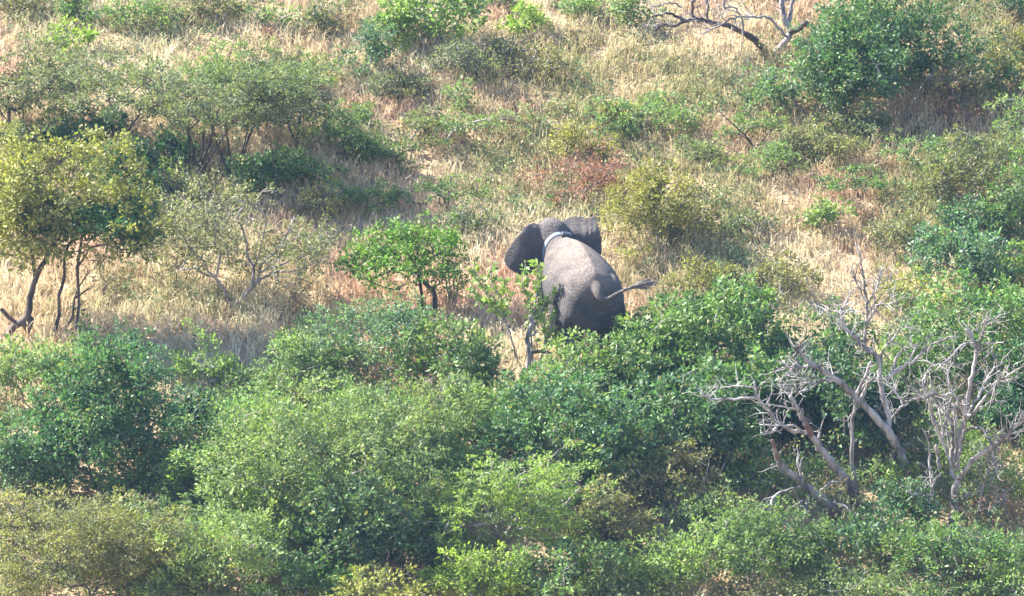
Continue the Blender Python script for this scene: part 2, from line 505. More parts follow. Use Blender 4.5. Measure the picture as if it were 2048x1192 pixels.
def loft(rings, sides=28, cap=True):
    """closed tube through rings of points"""
    k = len(rings); v = np.concatenate(rings)
    i = np.arange(k - 1)[:, None] * sides; j = np.arange(sides)[None, :]; jn = (j + 1) % sides
    f = [tuple(r) for r in np.stack([i + j, i + jn, i + sides + jn, i + sides + j], -1).reshape(-1, 4)]
    n = len(v)
    v = np.vstack([v, rings[0].mean(0), rings[-1].mean(0)])
    for s in range(sides):
        f.append((n, (s + 1) % sides, s)); f.append((n + 1, (k - 1) * sides + s, (k - 1) * sides + (s + 1) % sides))
    return v, f

def body_ring(y, zc, hw, hh, peak=0.0, cx=0.0, sides=28):
    th = np.linspace(0, 2 * math.pi, sides, endpoint=False)
    cx_ = np.sign(np.cos(th)) * np.abs(np.cos(th)) ** 0.92; sz = np.sign(np.sin(th)) * np.abs(np.sin(th)) ** 0.95
    wx = hw * cx_ * (1 - peak * np.clip(sz, 0, 1) ** 2)
    ridge = 0.05 * np.exp(-((th - math.pi / 2) / 0.2) ** 2) if peak > 0.2 else 0.0        # the backbone
    return np.stack([cx + wx, np.full(sides, y), zc + hh * sz + ridge], -1)

def limb_rings(path, sides=18):
    """path rows: x y z rx ry"""
    out = []
    th = np.linspace(0, 2 * math.pi, sides, endpoint=False)
    for x, y, z, rx, ry in path:
        out.append(np.stack([x + rx * np.cos(th), y + ry * np.sin(th), np.full(sides, z)], -1))
    return out

def dense(rows, k=3):
    return smooth_line(np.array(rows, float), k)

def tube_rings(pts, rad, sides=14):
    pts = np.asarray(pts, float)
    t = np.gradient(pts, axis=0); t /= np.linalg.norm(t, axis=1)[:, None]
    ref = np.array([1.0, 0.05, 0.02])
    a = np.cross(t, ref); a /= np.linalg.norm(a, axis=1)[:, None]; b = np.cross(t, a)
    th = np.linspace(0, 2 * math.pi, sides, endpoint=False)
    return [p + r * (np.cos(th)[:, None] * u + np.sin(th)[:, None] * w) for p, r, u, w in zip(pts, rad, a, b)]

def ear_sheet(outline, A, U, V, W, bend, th=0.05):
    o = smooth_line(np.vstack([outline, outline[:1]]), 5)[:-1]
    n = len(o); c = o.mean(0); rings = 9
    pts = []
    for r in range(1, rings + 1):
        pts.append(c + (o - c) * r / rings)
    p2 = np.vstack([c[None]] + pts)
    w = bend(p2[:, 0], p2[:, 1])
    edge = np.concatenate([[0.0]] + [np.full(n, (r / rings)) for r in range(1, rings + 1)])
    t = th * (1 - 0.35 * edge ** 3)
    P = lambda s: A + p2[:, :1] * U + p2[:, 1:2] * V + (w + s * t / 2)[:, None] * W
    v = np.vstack([P(1), P(-1)]); m = len(p2)
    f = []
    idx = lambda r, i: 0 if r == 0 else 1 + (r - 1) * n + i % n
    for s, base in ((1, 0), (-1, m)):
        for r in range(rings):
            for i in range(n):
                q = [idx(r, i), idx(r + 1, i), idx(r + 1, i + 1), idx(r, i + 1)]
                if r == 0: q = q[:3]
                q = [a + base for a in q]
                f.append(tuple(q if s > 0 else q[::-1]))
    for i in range(n):
        f.append((idx(rings, i + 1), idx(rings, i), idx(rings, i) + m, idx(rings, i + 1) + m))
    return v, f

ELE_YAW = math.radians(13.5)
LIFT = 0.20            # the body follows the slope, the legs stay upright
ELE_POS = on_ground(1182, 742)

def shear(v):
    v = np.array(v, float); v[:, 2] += LIFT * v[:, 1]; return v

def neck_x(y):
    return -0.14 * max(0, y - 1.0) ** 1.25

def build_elephant():
    parts = []
    rows = dense([[-0.53, 1.50, 0.17, 0.26, .1], [-0.47, 1.50, 0.42, 0.46, .14], [-0.32, 1.51, 0.60, 0.61, .26], [0.0, 1.52, 0.70, 0.71, .38],
                  [0.35, 1.51, 0.76, 0.77, .44], [0.8, 1.48, 0.80, 0.82, .44], [1.15, 1.50, 0.75, 0.79, .40], [1.45, 1.55, 0.63, 0.68, .32],
                  [1.75, 1.64, 0.48, 0.53, .22], [2.0, 1.74, 0.37, 0.42, .12], [2.25, 1.80, 0.33, 0.39, .05], [2.4, 1.82, 0.26, 0.3, 0]], 3)
    BODY = rows
    parts.append(loft([body_ring(y, z, w, h, pk, neck_x(y)) for y, z, w, h, pk in rows]))
    # head with two brow domes, cheeks and trunk
    hx = neck_x(2.35) - 0.02
    rows = dense([[2.10, 1.84, 0.28, 0.32, 0], [2.25, 1.88, 0.36, 0.44, 0], [2.45, 1.88, 0.40, 0.50, 0], [2.68, 1.82, 0.38, 0.48, 0], [2.88, 1.70, 0.30, 0.38, 0], [2.98, 1.60, 0.2, 0.25, 0]], 3)
    parts.append(loft([body_ring(y, z, w, h, 0.05, hx) for y, z, w, h, pk in rows]))
    tp = smooth_line(np.array([[hx, 2.75, 1.75], [hx, 2.98, 1.5], [hx - .02, 3.06, 1.15], [hx - .05, 3.04, 0.8], [hx - .06, 3.0, 0.45], [hx - .06, 2.95, 0.2], [hx - .06, 3.02, 0.02]]), 4)
    parts.append(loft(tube_rings(tp, np.linspace(0.21, 0.065, len(tp))), 14))
    for s in (-1, 1):
        fwd = 0.16 if s < 0 else -0.05
        rows = dense([[s * 0.36, -0.10 + fwd * .3, 1.62, .27, .42], [s * 0.38, -0.08 + fwd * .5, 1.25, .32, .42], [s * 0.37, 0.0 + fwd * .8, 0.92, .29, .34],
                      [s * 0.37, 0.0 + fwd, 0.64, .235, .25], [s * 0.38, -0.06 + fwd, 0.40, .19, .20], [s * 0.385, -0.07 + fwd, 0.18, .165, .18], [s * 0.385, -0.05 + fwd, 0.05, .185, .20], [s * 0.385, -0.05 + fwd, -0.02, .185, .20]], 3)
        parts.append(loft(limb_rings(rows), 18))
        fwd = -0.10 if s < 0 else 0.12
        rows = dense([[s * 0.34, 1.45, 1.6, .24, .34], [s * 0.38, 1.45 + fwd * .4, 1.25, .22, .27], [s * 0.385, 1.46 + fwd * .8, 0.9, .18, .20],
                      [s * 0.38, 1.46 + fwd, 0.6, .165, .175], [s * 0.38, 1.45 + fwd, 0.3, .155, .16], [s * 0.38, 1.46 + fwd, 0.1, .18, .19], [s * 0.38, 1.47 + fwd, -0.02, .185, .20]], 3)
        parts.append(loft(limb_rings(rows), 18))
    for s in (-1, 1):            # hip bones under the skin
        th = np.linspace(-math.pi / 2, math.pi / 2, 9)
        parts.append(loft([body_ring(-0.06 + 0.30 * math.sin(t), 1.80, max(0.01, 0.17 * math.cos(t)), max(0.01, 0.22 * math.cos(t)), 0, s * 0.40) for t in th]))
        parts.append(loft([body_ring(1.35 + 0.30 * math.sin(t), 1.72, max(0.01, 0.16 * math.cos(t)), max(0.01, 0.30 * math.cos(t)), 0, s * 0.44 - 0.03) for t in th]))
    # tail: drops from the rump and swings out to the right
    tl = smooth_line(np.array([[0.0, -0.34, 1.93], [0.01, -0.53, 1.85], [0.03, -0.61, 1.76], [0.09, -0.66, 1.71], [0.19, -0.70, 1.73], [0.33, -0.73, 1.82], [0.49, -0.76, 1.91], [0.65, -0.79, 1.98]]), 5)
    parts.append(loft(tube_rings(tl, np.interp(np.linspace(0, 1, len(tl)), [0, .25, .45, .6, 1], [0.125, 0.098, 0.074, 0.05, 0.034])), 14))
    # ears
    sm = lambda a, lo, hi: np.clip((a - lo) / (hi - lo), 0, 1) ** 2 * (3 - 2 * np.clip((a - lo) / (hi - lo), 0, 1))
    left = np.array([[-0.10, .20], [.06, .27], [.20, .28], [.42, .22], [.60, .06], [.71, -.14], [.78, -.36], [.74, -.52], [.60, -.66], [.38, -.75], [.16, -.62], [-0.08, -.38]])
    bl = lambda u, v: -0.26 * sm(u - 0.35 * v, 0.50, 1.0) - 0.05 * np.sin(u * 11 + v * 4) * sm(u, .1, .5) - 0.10 * sm(v, 0.12, 0.3)
    U = np.array([-0.92, -0.36, 0.0]); U /= np.linalg.norm(U)
    V = np.array([0.0, 0.22, 0.975]); W = np.cross(U, V); W /= np.linalg.norm(W)
    if W[1] > 0: W = -W                       # W points backwards, towards the tail
    parts.append(ear_sheet(left, np.array([hx - 0.28, 2.30, 2.06]), U, V, W, bl))
    right = np.array([[-0.10, .22], [.10, .31], [.28, .31], [.46, .28], [.60, .31], [.67, .10], [.72, -.18], [.72, -.40], [.6, -.62], [.4, -.75], [.15, -.6], [-0.08, -.38]])
    br = lambda u, v: -0.34 * sm(v, -0.02, 0.34) + 0.026 * np.sin(u * 40 + 2.2 * np.sin(u * 13)) * sm(v, -0.12, 0.1) * (1 - 0.6 * sm(v, 0.18, 0.3)) * sm(u, 0.05, 0.2) - 0.10 * sm(u, .5, .75)
    U = np.array([0.95, -0.22, 0.06]); U /= np.linalg.norm(U)
    V = np.array([0.0, 0.15, 0.99]); W = np.cross(U, V); W /= np.linalg.norm(W)
    if W[1] > 0: W = -W
    parts.append(ear_sheet(right, np.array([hx + 0.28, 2.30, 2.08]), U, V, W, br))
    vv, ff, n = [], [], 0
    for v, f in parts:
        vv.append(shear(v)); ff += [tuple(int(a) + n for a in q) for q in f]; n += len(v)
    me = bpy.data.meshes.new('elephant_rough'); me.from_pydata(np.concatenate(vv).tolist(), [], ff); me.update()
    import bmesh
    bm = bmesh.new(); bm.from_mesh(me); bmesh.ops.recalc_face_normals(bm, faces=bm.faces[:]); bm.to_mesh(me); bm.free()
    tmp = bpy.data.objects.new('elephant_rough', me); COL.objects.link(tmp)
    r = tmp.modifiers.new('remesh', 'REMESH'); r.mode = 'VOXEL'; r.voxel_size = 0.022; r.use_smooth_shade = True
    s = tmp.modifiers.new('smooth', 'SMOOTH'); s.factor = 0.5; s.iterations = 7
    bpy.context.view_layer.update()
    dg = bpy.context.evaluated_depsgraph_get()
    body = bpy.data.meshes.new_from_object(tmp.evaluated_get(dg))
    bpy.data.objects.remove(tmp)
    body.polygons.foreach_set('use_smooth', np.ones(len(body.polygons), bool))
    root = thing('elephant', 'grey elephant seen from behind climbing the slope with its ears spread', 'elephant', ELE_POS, rz=ELE_YAW)
    o = link('body', body, None, root)
    o.data.materials.clear(); o.data.materials.append(skin_material())
    # tail brush of stiff hairs
    rng = np.random.default_rng(3); T = Tubes()
    for k in range(90):
        st = shear(np.array([tl[-1] - (tl[-1] - tl[-4]) * rng.random()]))[0]
        d = np.array([0.42 + 0.12 * rng.normal(), -0.06 + 0.05 * rng.normal(), 0.11 + 0.06 * rng.normal()])
        p = np.array([st, st + d * 0.5 + [0, 0, 0.01], st + d * rng.uniform(.8, 1.1) - [0, 0, .015]])
        T.add(smooth_line(p, 2), np.linspace(0.010, 0.005, 5), 4)
    m, N, L = new_mat('tail_hair'); out = N.new('ShaderNodeOutputMaterial'); p = N.new('ShaderNodeBsdfPrincipled')
    nz = N.new('ShaderNodeTexNoise'); nz.inputs['Scale'].default_value = 20
    cr = N.new('ShaderNodeValToRGB'); cr.color_ramp.elements[0].color = (.06, .053, .052, 1); cr.color_ramp.elements[1].color = (.20, .17, .155, 1)
    L.new(nz.outputs[0], cr.inputs[0]); L.new(cr.outputs[0], p.inputs['Base Color']); p.inputs['Roughness'].default_value = 0.6
    L.new(p.outputs[0], out.inputs[0])
    link('tail_brush', T.mesh('tail_brush'), m, root)
    # collar
    col = thing('tracking_collar', "pale blue tracking collar with a dark unit on the elephant's neck", 'collar', ELE_POS, rz=ELE_YAW)
    def band(y, wy, g0, g1, lo=0, hi=2 * math.pi, n=40):
        th = np.linspace(lo, hi, n)
        rr = []
        for dy, g in ((-wy, g0), (-wy, g1), (wy, g1), (wy, g0)):
            yy = y + dy + 0.05 * np.sin(th)
            zc = np.interp(yy, BODY[:, 0], BODY[:, 1]); hw = np.interp(yy, BODY[:, 0], BODY[:, 2]) + g; hh = np.interp(yy, BODY[:, 0], BODY[:, 3]) + g
            cy = np.array([neck_x(q) for q in yy])
            rr.append(np.stack([cy + hw * np.cos(th), yy, zc + hh * np.sin(th)], -1))
        v = np.stack(rr, 1).reshape(-1, 3); q = []
        for i in range(n - 1):
            for k in range(4):
                q.append([i * 4 + k, i * 4 + (k + 1) % 4, (i + 1) * 4 + (k + 1) % 4, (i + 1) * 4 + k])
        return shear(v), q
    def plain(name, c, rough):
        m, N, L = new_mat(name); out = N.new('ShaderNodeOutputMaterial'); p = N.new('ShaderNodeBsdfPrincipled')
        nz = N.new('ShaderNodeTexNoise'); nz.inputs['Scale'].default_value = 9; nz.inputs['Detail'].default_value = 4
        cr = N.new('ShaderNodeValToRGB'); cr.color_ramp.elements[0].color = (*[a * .7 for a in c], 1); cr.color_ramp.elements[1].color = (*[a * 1.15 for a in c], 1)
        L.new(nz.outputs[0], cr.inputs[0]); L.new(cr.outputs[0], p.inputs['Base Color']); p.inputs['Roughness'].default_value = rough
        L.new(p.outputs[0], out.inputs[0]); return m
    v, q = band(2.02, 0.052, 0.0, 0.02)
    link('band', quad_mesh('collar_band', v, q, False), plain('pale_webbing', (0.17, 0.22, 0.29), 0.5), col)
    # the unit: a rounded box on top of the neck
    import bmesh
    bm = bmesh.new(); bmesh.ops.create_cube(bm, size=1)
    for vtx in bm.verts: vtx.co = (vtx.co.x * 0.24, vtx.co.y * 0.17, vtx.co.z * 0.11)
    bmesh.ops.bevel(bm, geom=bm.edges[:], offset=0.03, segments=3, affect='EDGES')
    me = bpy.data.meshes.new('collar_unit'); bm.to_mesh(me); bm.free()
    u = link('transmitter', me, plain('dark_casing', (0.045, 0.045, 0.055), 0.4), col)
    u.location = (neck_x(1.94) + 0.08, 1.93, 1.70 + 0.49 + LIFT * 1.93); u.rotation_euler = (0.34, 0.2, 0)
build_elephant()

# ------------------------------------------------------------------ plants
GREEN = {
    'teal': (0.070, 0.135, 0.064), 'deep': (0.048, 0.105, 0.052), 'green': (0.100, 0.170, 0.060), 'bright': (0.105, 0.190, 0.036),
    'fresh': (0.175, 0.25, 0.08), 'lime': (0.23, 0.31, 0.065), 'yellow': (0.25, 0.26, 0.08), 'olive': (0.170, 0.172, 0.085),
    'oliveyellow': (0.225, 0.205, 0.065), 'grey': (0.135, 0.152, 0.088), 'brown': (0.21, 0.165, 0.11), 'purple': (0.26, 0.125, 0.095),
    'oldgold': (0.205, 0.190, 0.066),
    'soft': (0.140, 0.200, 0.078), 'blue': (0.098, 0.165, 0.090), 'tan': (0.20, 0.195, 0.11),
}
# leaf length, width, leaves per clump, clump radius, clumps per square metre of crown, flatness, material, bark
KIND = {
    'broad':  (0.105, 0.056, 30, 0.175, 54, 0.85, M_BROAD, M_GREYBARK),
    'bush':   (0.088, 0.047, 32, 0.165, 57, 0.85, M_BROAD, M_GREYBARK),
    'fine':   (0.080, 0.035, 35, 0.175, 57, 0.8, M_FINE, M_GREYBARK),
    'acacia': (0.078, 0.028, 38, 0.18, 58, 0.5, M_FINE, M_BARK),
    'thorn':  (0.075, 0.027, 26, 0.14, 32, 0.4, M_FINE, M_BARK),
    'dry':    (0.075, 0.027, 22, 0.19, 44, 0.8, M_DRY, M_BARK),
    'sparse': (0.070, 0.034, 14, 0.14, 36, 0.7, M_DRY, M_DEAD),
}

def crown_points(rng, n, half, zlo, zhi, shape):
    """clump centres in a lumpy crown: half = half widths, zlo..zhi heights"""
    H = zhi - zlo
    K = int(11 + 3.5 * half) if shape == 'umbrella' else int(8 + 3.5 * half)
    lumps = []
    for k in range(K):
        d = rng.normal(0, 1, 3); d /= np.linalg.norm(d)
        if shape == 'umbrella':
            a = rng.uniform(0, 2 * math.pi); r = math.sqrt(rng.random()) * 0.82
            c = np.array([math.cos(a) * r * half, math.sin(a) * r * half * 0.9, zlo + H * (0.72 - 0.32 * r * r + 0.16 * rng.normal())])
            R = np.array([half * rng.uniform(.26, .42), half * rng.uniform(.26, .42), H * rng.uniform(.16, .26)])
        else:
            d[2] = abs(d[2]) * 1.25 - 0.35
            r = rng.uniform(0.48, 0.72)
            c = np.array([d[0] * half * r, d[1] * half * r, zlo + H * 0.46 + d[2] * H * 0.50 * r])
            R = np.array([half, half, H * 0.5]) * rng.uniform(.30, .52)
        lumps.append((c, R))
    w = np.array([np.prod(l[1]) ** (2 / 3) for l in lumps]); w /= w.sum()
    pick = rng.choice(K, n, p=w)
    d = rng.normal(0, 1, (n, 3)); d /= np.linalg.norm(d, axis=1)[:, None]
    d *= (rng.random(n) ** 0.35)[:, None]
    C = np.array([l[0] for l in lumps])[pick]; R = np.array([l[1] for l in lumps])[pick]
    p = C + d * R
    p[:, 2] = np.clip(p[:, 2], zlo * 0.9 + 0.05, None)
    return p

def grow(rng, nodes, parents, targets, curve=0.35, jit=0.05):
    """joins every target to the nearest place of the skeleton with a bent twig"""
    nodes = list(nodes); parents = list(parents)
    order = np.argsort(np.linalg.norm(targets - nodes[0], axis=1))
    arr = np.array(nodes)
    for t in targets[order]:
        dv = arr - t
        cost = np.linalg.norm(dv, axis=1) + 0.9 * np.clip(dv[:, 2] + 0.05, 0, None)
        cost[0] += 0.4
        j = int(np.argmin(cost)); a = nodes[j]
        dist = np.linalg.norm(t - a)
        pd = (a - nodes[parents[j]]) if parents[j] >= 0 else np.array([0, 0, 1.0])
        pd = pd / (np.linalg.norm(pd) + 1e-6)
        ctrl = a + pd * dist * curve + (t - a) * 0.25
        k = max(2, int(dist / 0.28) + 1)
        prev = j
        for s in range(1, k + 1):
            u = s / k
            q = (1 - u) ** 2 * a + 2 * u * (1 - u) * ctrl + u * u * t
            if s < k: q = q + rng.normal(0, jit * min(1, dist), 3)
            nodes.append(q); parents.append(prev); prev = len(nodes) - 1
        arr = np.array(nodes)
    return nodes, parents

def skeleton_tubes(T, rng, nodes, parents, tip=0.008, power=0.45, rmax=0.2, fixed=None, sides=6):
    n = len(nodes); kids = [[] for _ in range(n)]
    for i, p in enumerate(parents):
        if p >= 0: kids[p].append(i)
    cnt = np.zeros(n)
    for i in range(n - 1, -1, -1):
        cnt[i] = max(1, sum(cnt[k] for k in kids[i]))
    rad = np.minimum(rmax, tip * cnt ** power)
    if fixed is not None:
        for i, r in fixed.items(): rad[i] = max(rad[i], r)
    starts = [(i, -1) for i, p in enumerate(parents) if p < 0]
    while starts:
        i, par = starts.pop()
        chain = ([par] if par >= 0 else []) + [i]
        while kids[chain[-1]]:
            ks = sorted(kids[chain[-1]], key=lambda k: -rad[k] * 1e3 - cnt[k])
            for o in ks[1:]: starts.append((o, chain[-1]))
            chain.append(ks[0])
        pts = np.array([nodes[c] for c in chain]); rr = np.array([rad[c] for c in chain])
        if par >= 0: rr[0] = min(rr[0], rr[1] * 1.25)
        T.add(pts, rr, sides if rr.max() > 0.03 else 4, 0.05, rng)

SEED = [100]
def plant(name, px, py, wpx, hpx, kind, colour, label, cat='bush', shape='mound', stem=0.12, stems=3, cover=1.0, group=None,
          trunk=None, bark=None, leaf_scale=1.0, depth=1.0, crown_name='crown', twig_show=70, dx=0):
    """px, py: where it stands in the photograph; wpx, hpx: how wide and tall it shows; stem: share of bare stem below the crown"""
    SEED[0] += 1
    rng = np.random.default_rng(SEED[0])
    P = on_ground(px, py)
    W = metres(wpx, P); H = metres(hpx, P) / math.cos(PITCH)
    L, Wd, npc, cr, cpm, flat, mat, bk = KIND[kind]
    L *= leaf_scale; Wd *= leaf_scale
    root = thing(name, label, cat, P, group)
    zlo = H * stem
    half = W / 2
    n = int(np.clip(half * (H - zlo) * math.pi / 2 * cpm * cover, 8, 900))
    c = crown_points(rng, n, half * 0.88, zlo, H * 0.97, shape)
    # fit the lumpy crown to the wanted outline
    for ax, (lo, hi) in ((0, (-half, half)),):
        a, b = np.percentile(c[:, ax], [1, 99]); c[:, ax] = lo + cr * .6 + (c[:, ax] - a) / (b - a) * (hi - lo - cr * 1.2)
    a, b = np.percentile(c[:, 2], [1, 99.5]); c[:, 2] = zlo + (c[:, 2] - a) / (b - a) * (H - cr * .6 - zlo)
    # ragged outline: some shoots stand out of the crown
    sh = rng.random(n) < 0.13
    o = c - np.array([0, 0, zlo + (H - zlo) * 0.3]); o /= np.linalg.norm(o, axis=1)[:, None] + 1e-6
    o[:, 2] = np.abs(o[:, 2]) + 0.25
    c[sh] += o[sh] * rng.uniform(0.08, 0.30, (int(sh.sum()), 1)) * min(1.0, H / 1.6)
    c[:, 1] *= depth
    c[:, 0] += metres(dx, P)
    c[:, 2] = np.maximum(c[:, 2], 0.06 + SLOPE * c[:, 1])          # nothing below the ground uphill
    centre = np.array([metres(dx, P), 0, zlo + (H - zlo) * 0.35])
    T = Tubes()
    nodes, parents, fixed = [np.zeros(3) - [0, 0, 0.08]], [-1], {}
    if trunk is None:
        for s in range(stems):
            a = rng.uniform(0, 2 * math.pi) if stems > 1 else 0
            r = half * rng.uniform(0.1, 0.35) if stems > 1 else half * 0.1
            top = np.array([math.cos(a) * r, math.sin(a) * r, max(zlo * 1.05, H * 0.3)])
            prev = 0
            for u in (0.35, 0.7, 1.0):
                nodes.append(nodes[0] * (1 - u) + top * u + rng.normal(0, 0.03, 3)); parents.append(prev); prev = len(nodes) - 1
    else:
        for limb in trunk:
            pts, r0, r1, dy = limb
            ys = np.linspace(dy[0], dy[1], len(pts)) + P[1]
            w = np.array([on_plane(p[0], p[1], y) - P for p, y in zip(pts, ys)])
            w = smooth_line(w, 3)
            rr = np.linspace(metres(r0, P) / 2, metres(r1, P) / 2, len(w))
            arr = np.array(nodes)
            d = np.linalg.norm(arr - w[0], axis=1)
            prev = int(np.argmin(d)) if len(nodes) > 1 and d.min() < 0.3 else -1
            if len(nodes) == 1: nodes[0] = w[0]; fixed[0] = rr[0]; prev = 0; w = w[1:]; rr = rr[1:]
            for q, r in zip(w, rr):
                nodes.append(q + rng.normal(0, 0.008, 3)); parents.append(prev); prev = len(nodes) - 1; fixed[prev] = r
    sel = c if n <= twig_show else c[rng.choice(n, twig_show, replace=False)]
    nodes, parents = grow(rng, nodes, parents, sel, jit=0.06)
    skeleton_tubes(T, rng, nodes, parents, tip=0.007, fixed=fixed, rmax=0.16)
    link('trunk', T.mesh('trunk'), bark or bk, root)
    rad = cr * rng.uniform(0.7, 1.3, n)
    rad[sh] *= 0.6
    v = leaves(rng, c, npc, rad, L, Wd, flat, 0.55, centre)
    v3 = v.reshape(-1, 4, 3); keep = v3[:, :, 2].min(1) > SLOPE * v3[:, 0, 1] - 0.1
    v = v3[keep].reshape(-1, 3)
    col = np.array(GREEN[colour]) * rng.uniform(0.94, 1.06, 3) * rng.uniform(0.9, 1.08)
    link(crown_name, leaf_mesh('crown', v), mat, root, col)
    return root

def stems_plant(name, px, py, stems, colour, label, cat='sapling', leaf=(0.12, 0.055), bark=None, every=0.075, per=4, group=None, bare=0.25, mat=None, r0=5, spreadr=0.07):
    """an open plant of long upright stems with leaves set along them; stems are traced in the photograph"""
    SEED[0] += 1
    rng = np.random.default_rng(SEED[0])
    P = on_ground(px, py)
    root = thing(name, label, cat, P, group)
    T = Tubes(); cen = []
    for st in stems:
        pts = st[0]; dy = st[1] if len(st) > 1 else (0, rng.uniform(-.4, .4)); b = st[2] if len(st) > 2 else bare
        ys = np.linspace(dy[0], dy[1], len(pts)) + P[1]
        w = smooth_line(np.array([on_plane(p[0], p[1], y) - P for p, y in zip(pts, ys)]), 4)
        w[1:-1] += rng.normal(0, 0.008, w[1:-1].shape)
        T.add(w, np.linspace(metres(r0, P) / 2, 0.006, len(w)), 6, 0.06, rng)
        seg = np.r_[0, np.cumsum(np.linalg.norm(np.diff(w, axis=0), axis=1))]
        s = np.arange(seg[-1] * b, seg[-1], every)
        cen.append(np.stack([np.interp(s, seg, w[:, k]) for k in range(3)], -1))
    link('stem', T.mesh('stem'), bark or M_GREYBARK, root)
    c = np.concatenate(cen)
    v = leaves(rng, c, per, spreadr, leaf[0], leaf[1], 1.0, 0.3, None, -0.25)
    link('foliage', leaf_mesh('foliage', v), mat or M_BROAD, root, GREEN[colour])
    return root

def fan(px, py, wpx, hpx, n, seed, bend=0.15):
    """upright stems fanning out from one foot"""
    rng = np.random.default_rng(seed); out = []
    for k in range(n):
        u = (k + 0.5) / n * 2 - 1 + rng.normal(0, 0.1)
        h = hpx * (1 - 0.25 * u * u) * rng.uniform(0.75, 1.05)
        b = u * bend * wpx
        out.append(([(px + u * 6, py), (px + u * wpx * 0.22 + b * .3, py - h * 0.5), (px + u * wpx * 0.48, py - h)], (0, rng.uniform(-.45, .45))))
    return out

def dead_tree(name, px, py, limbs, label, bark=None, cat='dead tree', twigs=40, seed=1, twig_len=0.5, group=None):
    """limbs: (points, width at foot, width at tip, depth at foot, depth at tip, part name[, material]) traced from the photograph"""
    rng = np.random.default_rng(seed)
    P = on_ground(px, py)
    root = thing(name, label, cat, P, group)
    lines = []
    for limb in limbs:
        pts, r0, r1, d0, d1, part = limb[:6]
        mat = limb[6] if len(limb) > 6 else (bark or M_DEAD)
        ys = np.linspace(d0, d1, len(pts)) + P[1]
        w = smooth_line(np.array([on_plane(p[0], p[1], y) - P for p, y in zip(pts, ys)]), 4)
        w[1:-1] += rng.normal(0, 0.012, w[1:-1].shape)
        rr = 1.0 * np.linspace(metres(r0, P) / 2, metres(r1, P) / 2, len(w)) * (1 + 0.07 * rng.normal(0, 1, len(w)))
        T = Tubes(); T.add(w, rr, 9, 0.05, rng)
        link(part, T.mesh(part), mat, root)
        lines.append((w, rr))
    if twigs:
        T = Tubes()
        wts = np.array([len(l[0]) for l in lines], float); wts /= wts.sum()
        for k in range(twigs):
            w, rr = lines[rng.choice(len(lines), p=wts)]
            i = int(len(w) * rng.uniform(0.45, 1.0)) - 1
            i = max(1, i)
            if rr[i] > 0.06: continue
            t = w[i] - w[i - 1]; t /= np.linalg.norm(t) + 1e-6
            d = t * 0.6 + rng.normal(0, 0.6, 3) + [0, 0, 0.25]; d /= np.linalg.norm(d)
            ln = twig_len * rng.uniform(.4, 1.3)
            p = [w[i]]
            for s in range(4):
                d = d + rng.normal(0, 0.25, 3); d /= np.linalg.norm(d); p.append(p[-1] + d * ln / 4)
            p = smooth_line(np.array(p), 2)
            r = min(rr[i] * 0.6, 0.012)
            T.add(p, np.linspace(r, 0.004, len(p)), 4)
            if rng.random() < 0.7:
                j = len(p) // 2; d2 = d + rng.normal(0, 0.7, 3); d2 /= np.linalg.norm(d2)
                T.add(np.array([p[j], p[j] + d2 * ln * 0.25, p[j] + d2 * ln * .45 + rng.normal(0, .03, 3)]), np.array([r * .6, r * .4, .004]), 4)
        link('twigs', T.mesh('twigs'), bark or M_DEAD, root)['kind'] = 'stuff'
    return root

# ---------------- the slope above the elephant, from the top of the frame down
plant('evergreen_tree', 1805, 222, 400, 290, 'bush', 'teal', 'large dense green tree in the top right corner', 'tree', stem=0.05, cover=1.2)
plant('evergreen_bush', 1625, 250, 260, 135, 'bush', 'blue', 'blue green bush below the bare limbs at the top right')
plant('evergreen_bush', 1930, 235, 120, 110, 'fine', 'olive', 'olive bush at the right foot of the large top tree')
plant('leafless_shrub', 1905, 262, 110, 120, 'dry', 'purple', 'reddish brown half bare shrub right of the large top tree', 'shrub', cover=0.5)
plant('broadleaf_shrub', 860, 108, 210, 150, 'broad', 'fresh', 'pale large leaved shrub at the top centre', 'shrub', cover=0.75, leaf_scale=1.15)
plant('broadleaf_shrub', 1050, 75, 90, 75, 'broad', 'lime', 'small bright large leaved shrub right of the top centre', 'shrub', cover=0.8)
plant('fine_leaved_bush', 735, 165, 130, 120, 'fine', 'blue', 'blue green bush left of the large leaved top shrub')
plant('fine_leaved_bush', 930, 175, 150, 95, 'fine', 'grey', 'grey green bush below the large leaved top shrub')
plant('fine_leaved_bush', 1070, 165, 110, 80, 'fine', 'olive', 'dull olive bush in the grass right of the top centre')
plant('fine_leaved_bush', 800, 205, 130, 75, 'acacia', 'grey', 'low grey green bush below the blue green top bush')
plant('fine_leaved_bush', 720, 230, 80, 55, 'dry', 'purple', 'small dark brown shrub on the pale grass above centre', 'shrub')
plant('fine_leaved_bush', 915, 235, 60, 75, 'fine', 'soft', 'small upright green shrub above the sprawling thorn bush', 'shrub')
plant('broadleaf_shrub', 140, 120, 95, 80, 'broad', 'lime', 'bright large leaved shrub above the left thorn tree', 'shrub', cover=0.6)
plant('fine_leaved_bush', 165, 48, 110, 70, 'fine', 'green', 'dark green bush near the top left corner')
plant('fine_leaved_bush', 290, 60, 150, 70, 'fine', 'soft', 'soft green bush at the top edge above the wide thorn tree')
plant('fine_leaved_bush', 430, 55, 160, 80, 'fine', 'olive', 'olive bush at the top edge left of centre')
plant('fine_leaved_bush', 560, 75, 130, 70, 'fine', 'soft', 'light green bush at the top edge with dry grass below', cover=0.8)
plant('fine_leaved_bush', 660, 70, 120, 80, 'fine', 'grey', 'grey green bush between the top edge bushes')
plant('fine_leaved_bush', 40, 30, 120, 50, 'fine', 'olive', 'olive tuft of bush in the top left corner')
plant('fine_leaved_bush', 545, 85, 45, 35, 'dry', 'purple', 'tiny dark brown bush in the grass right of the wide thorn tree top', 'shrub')
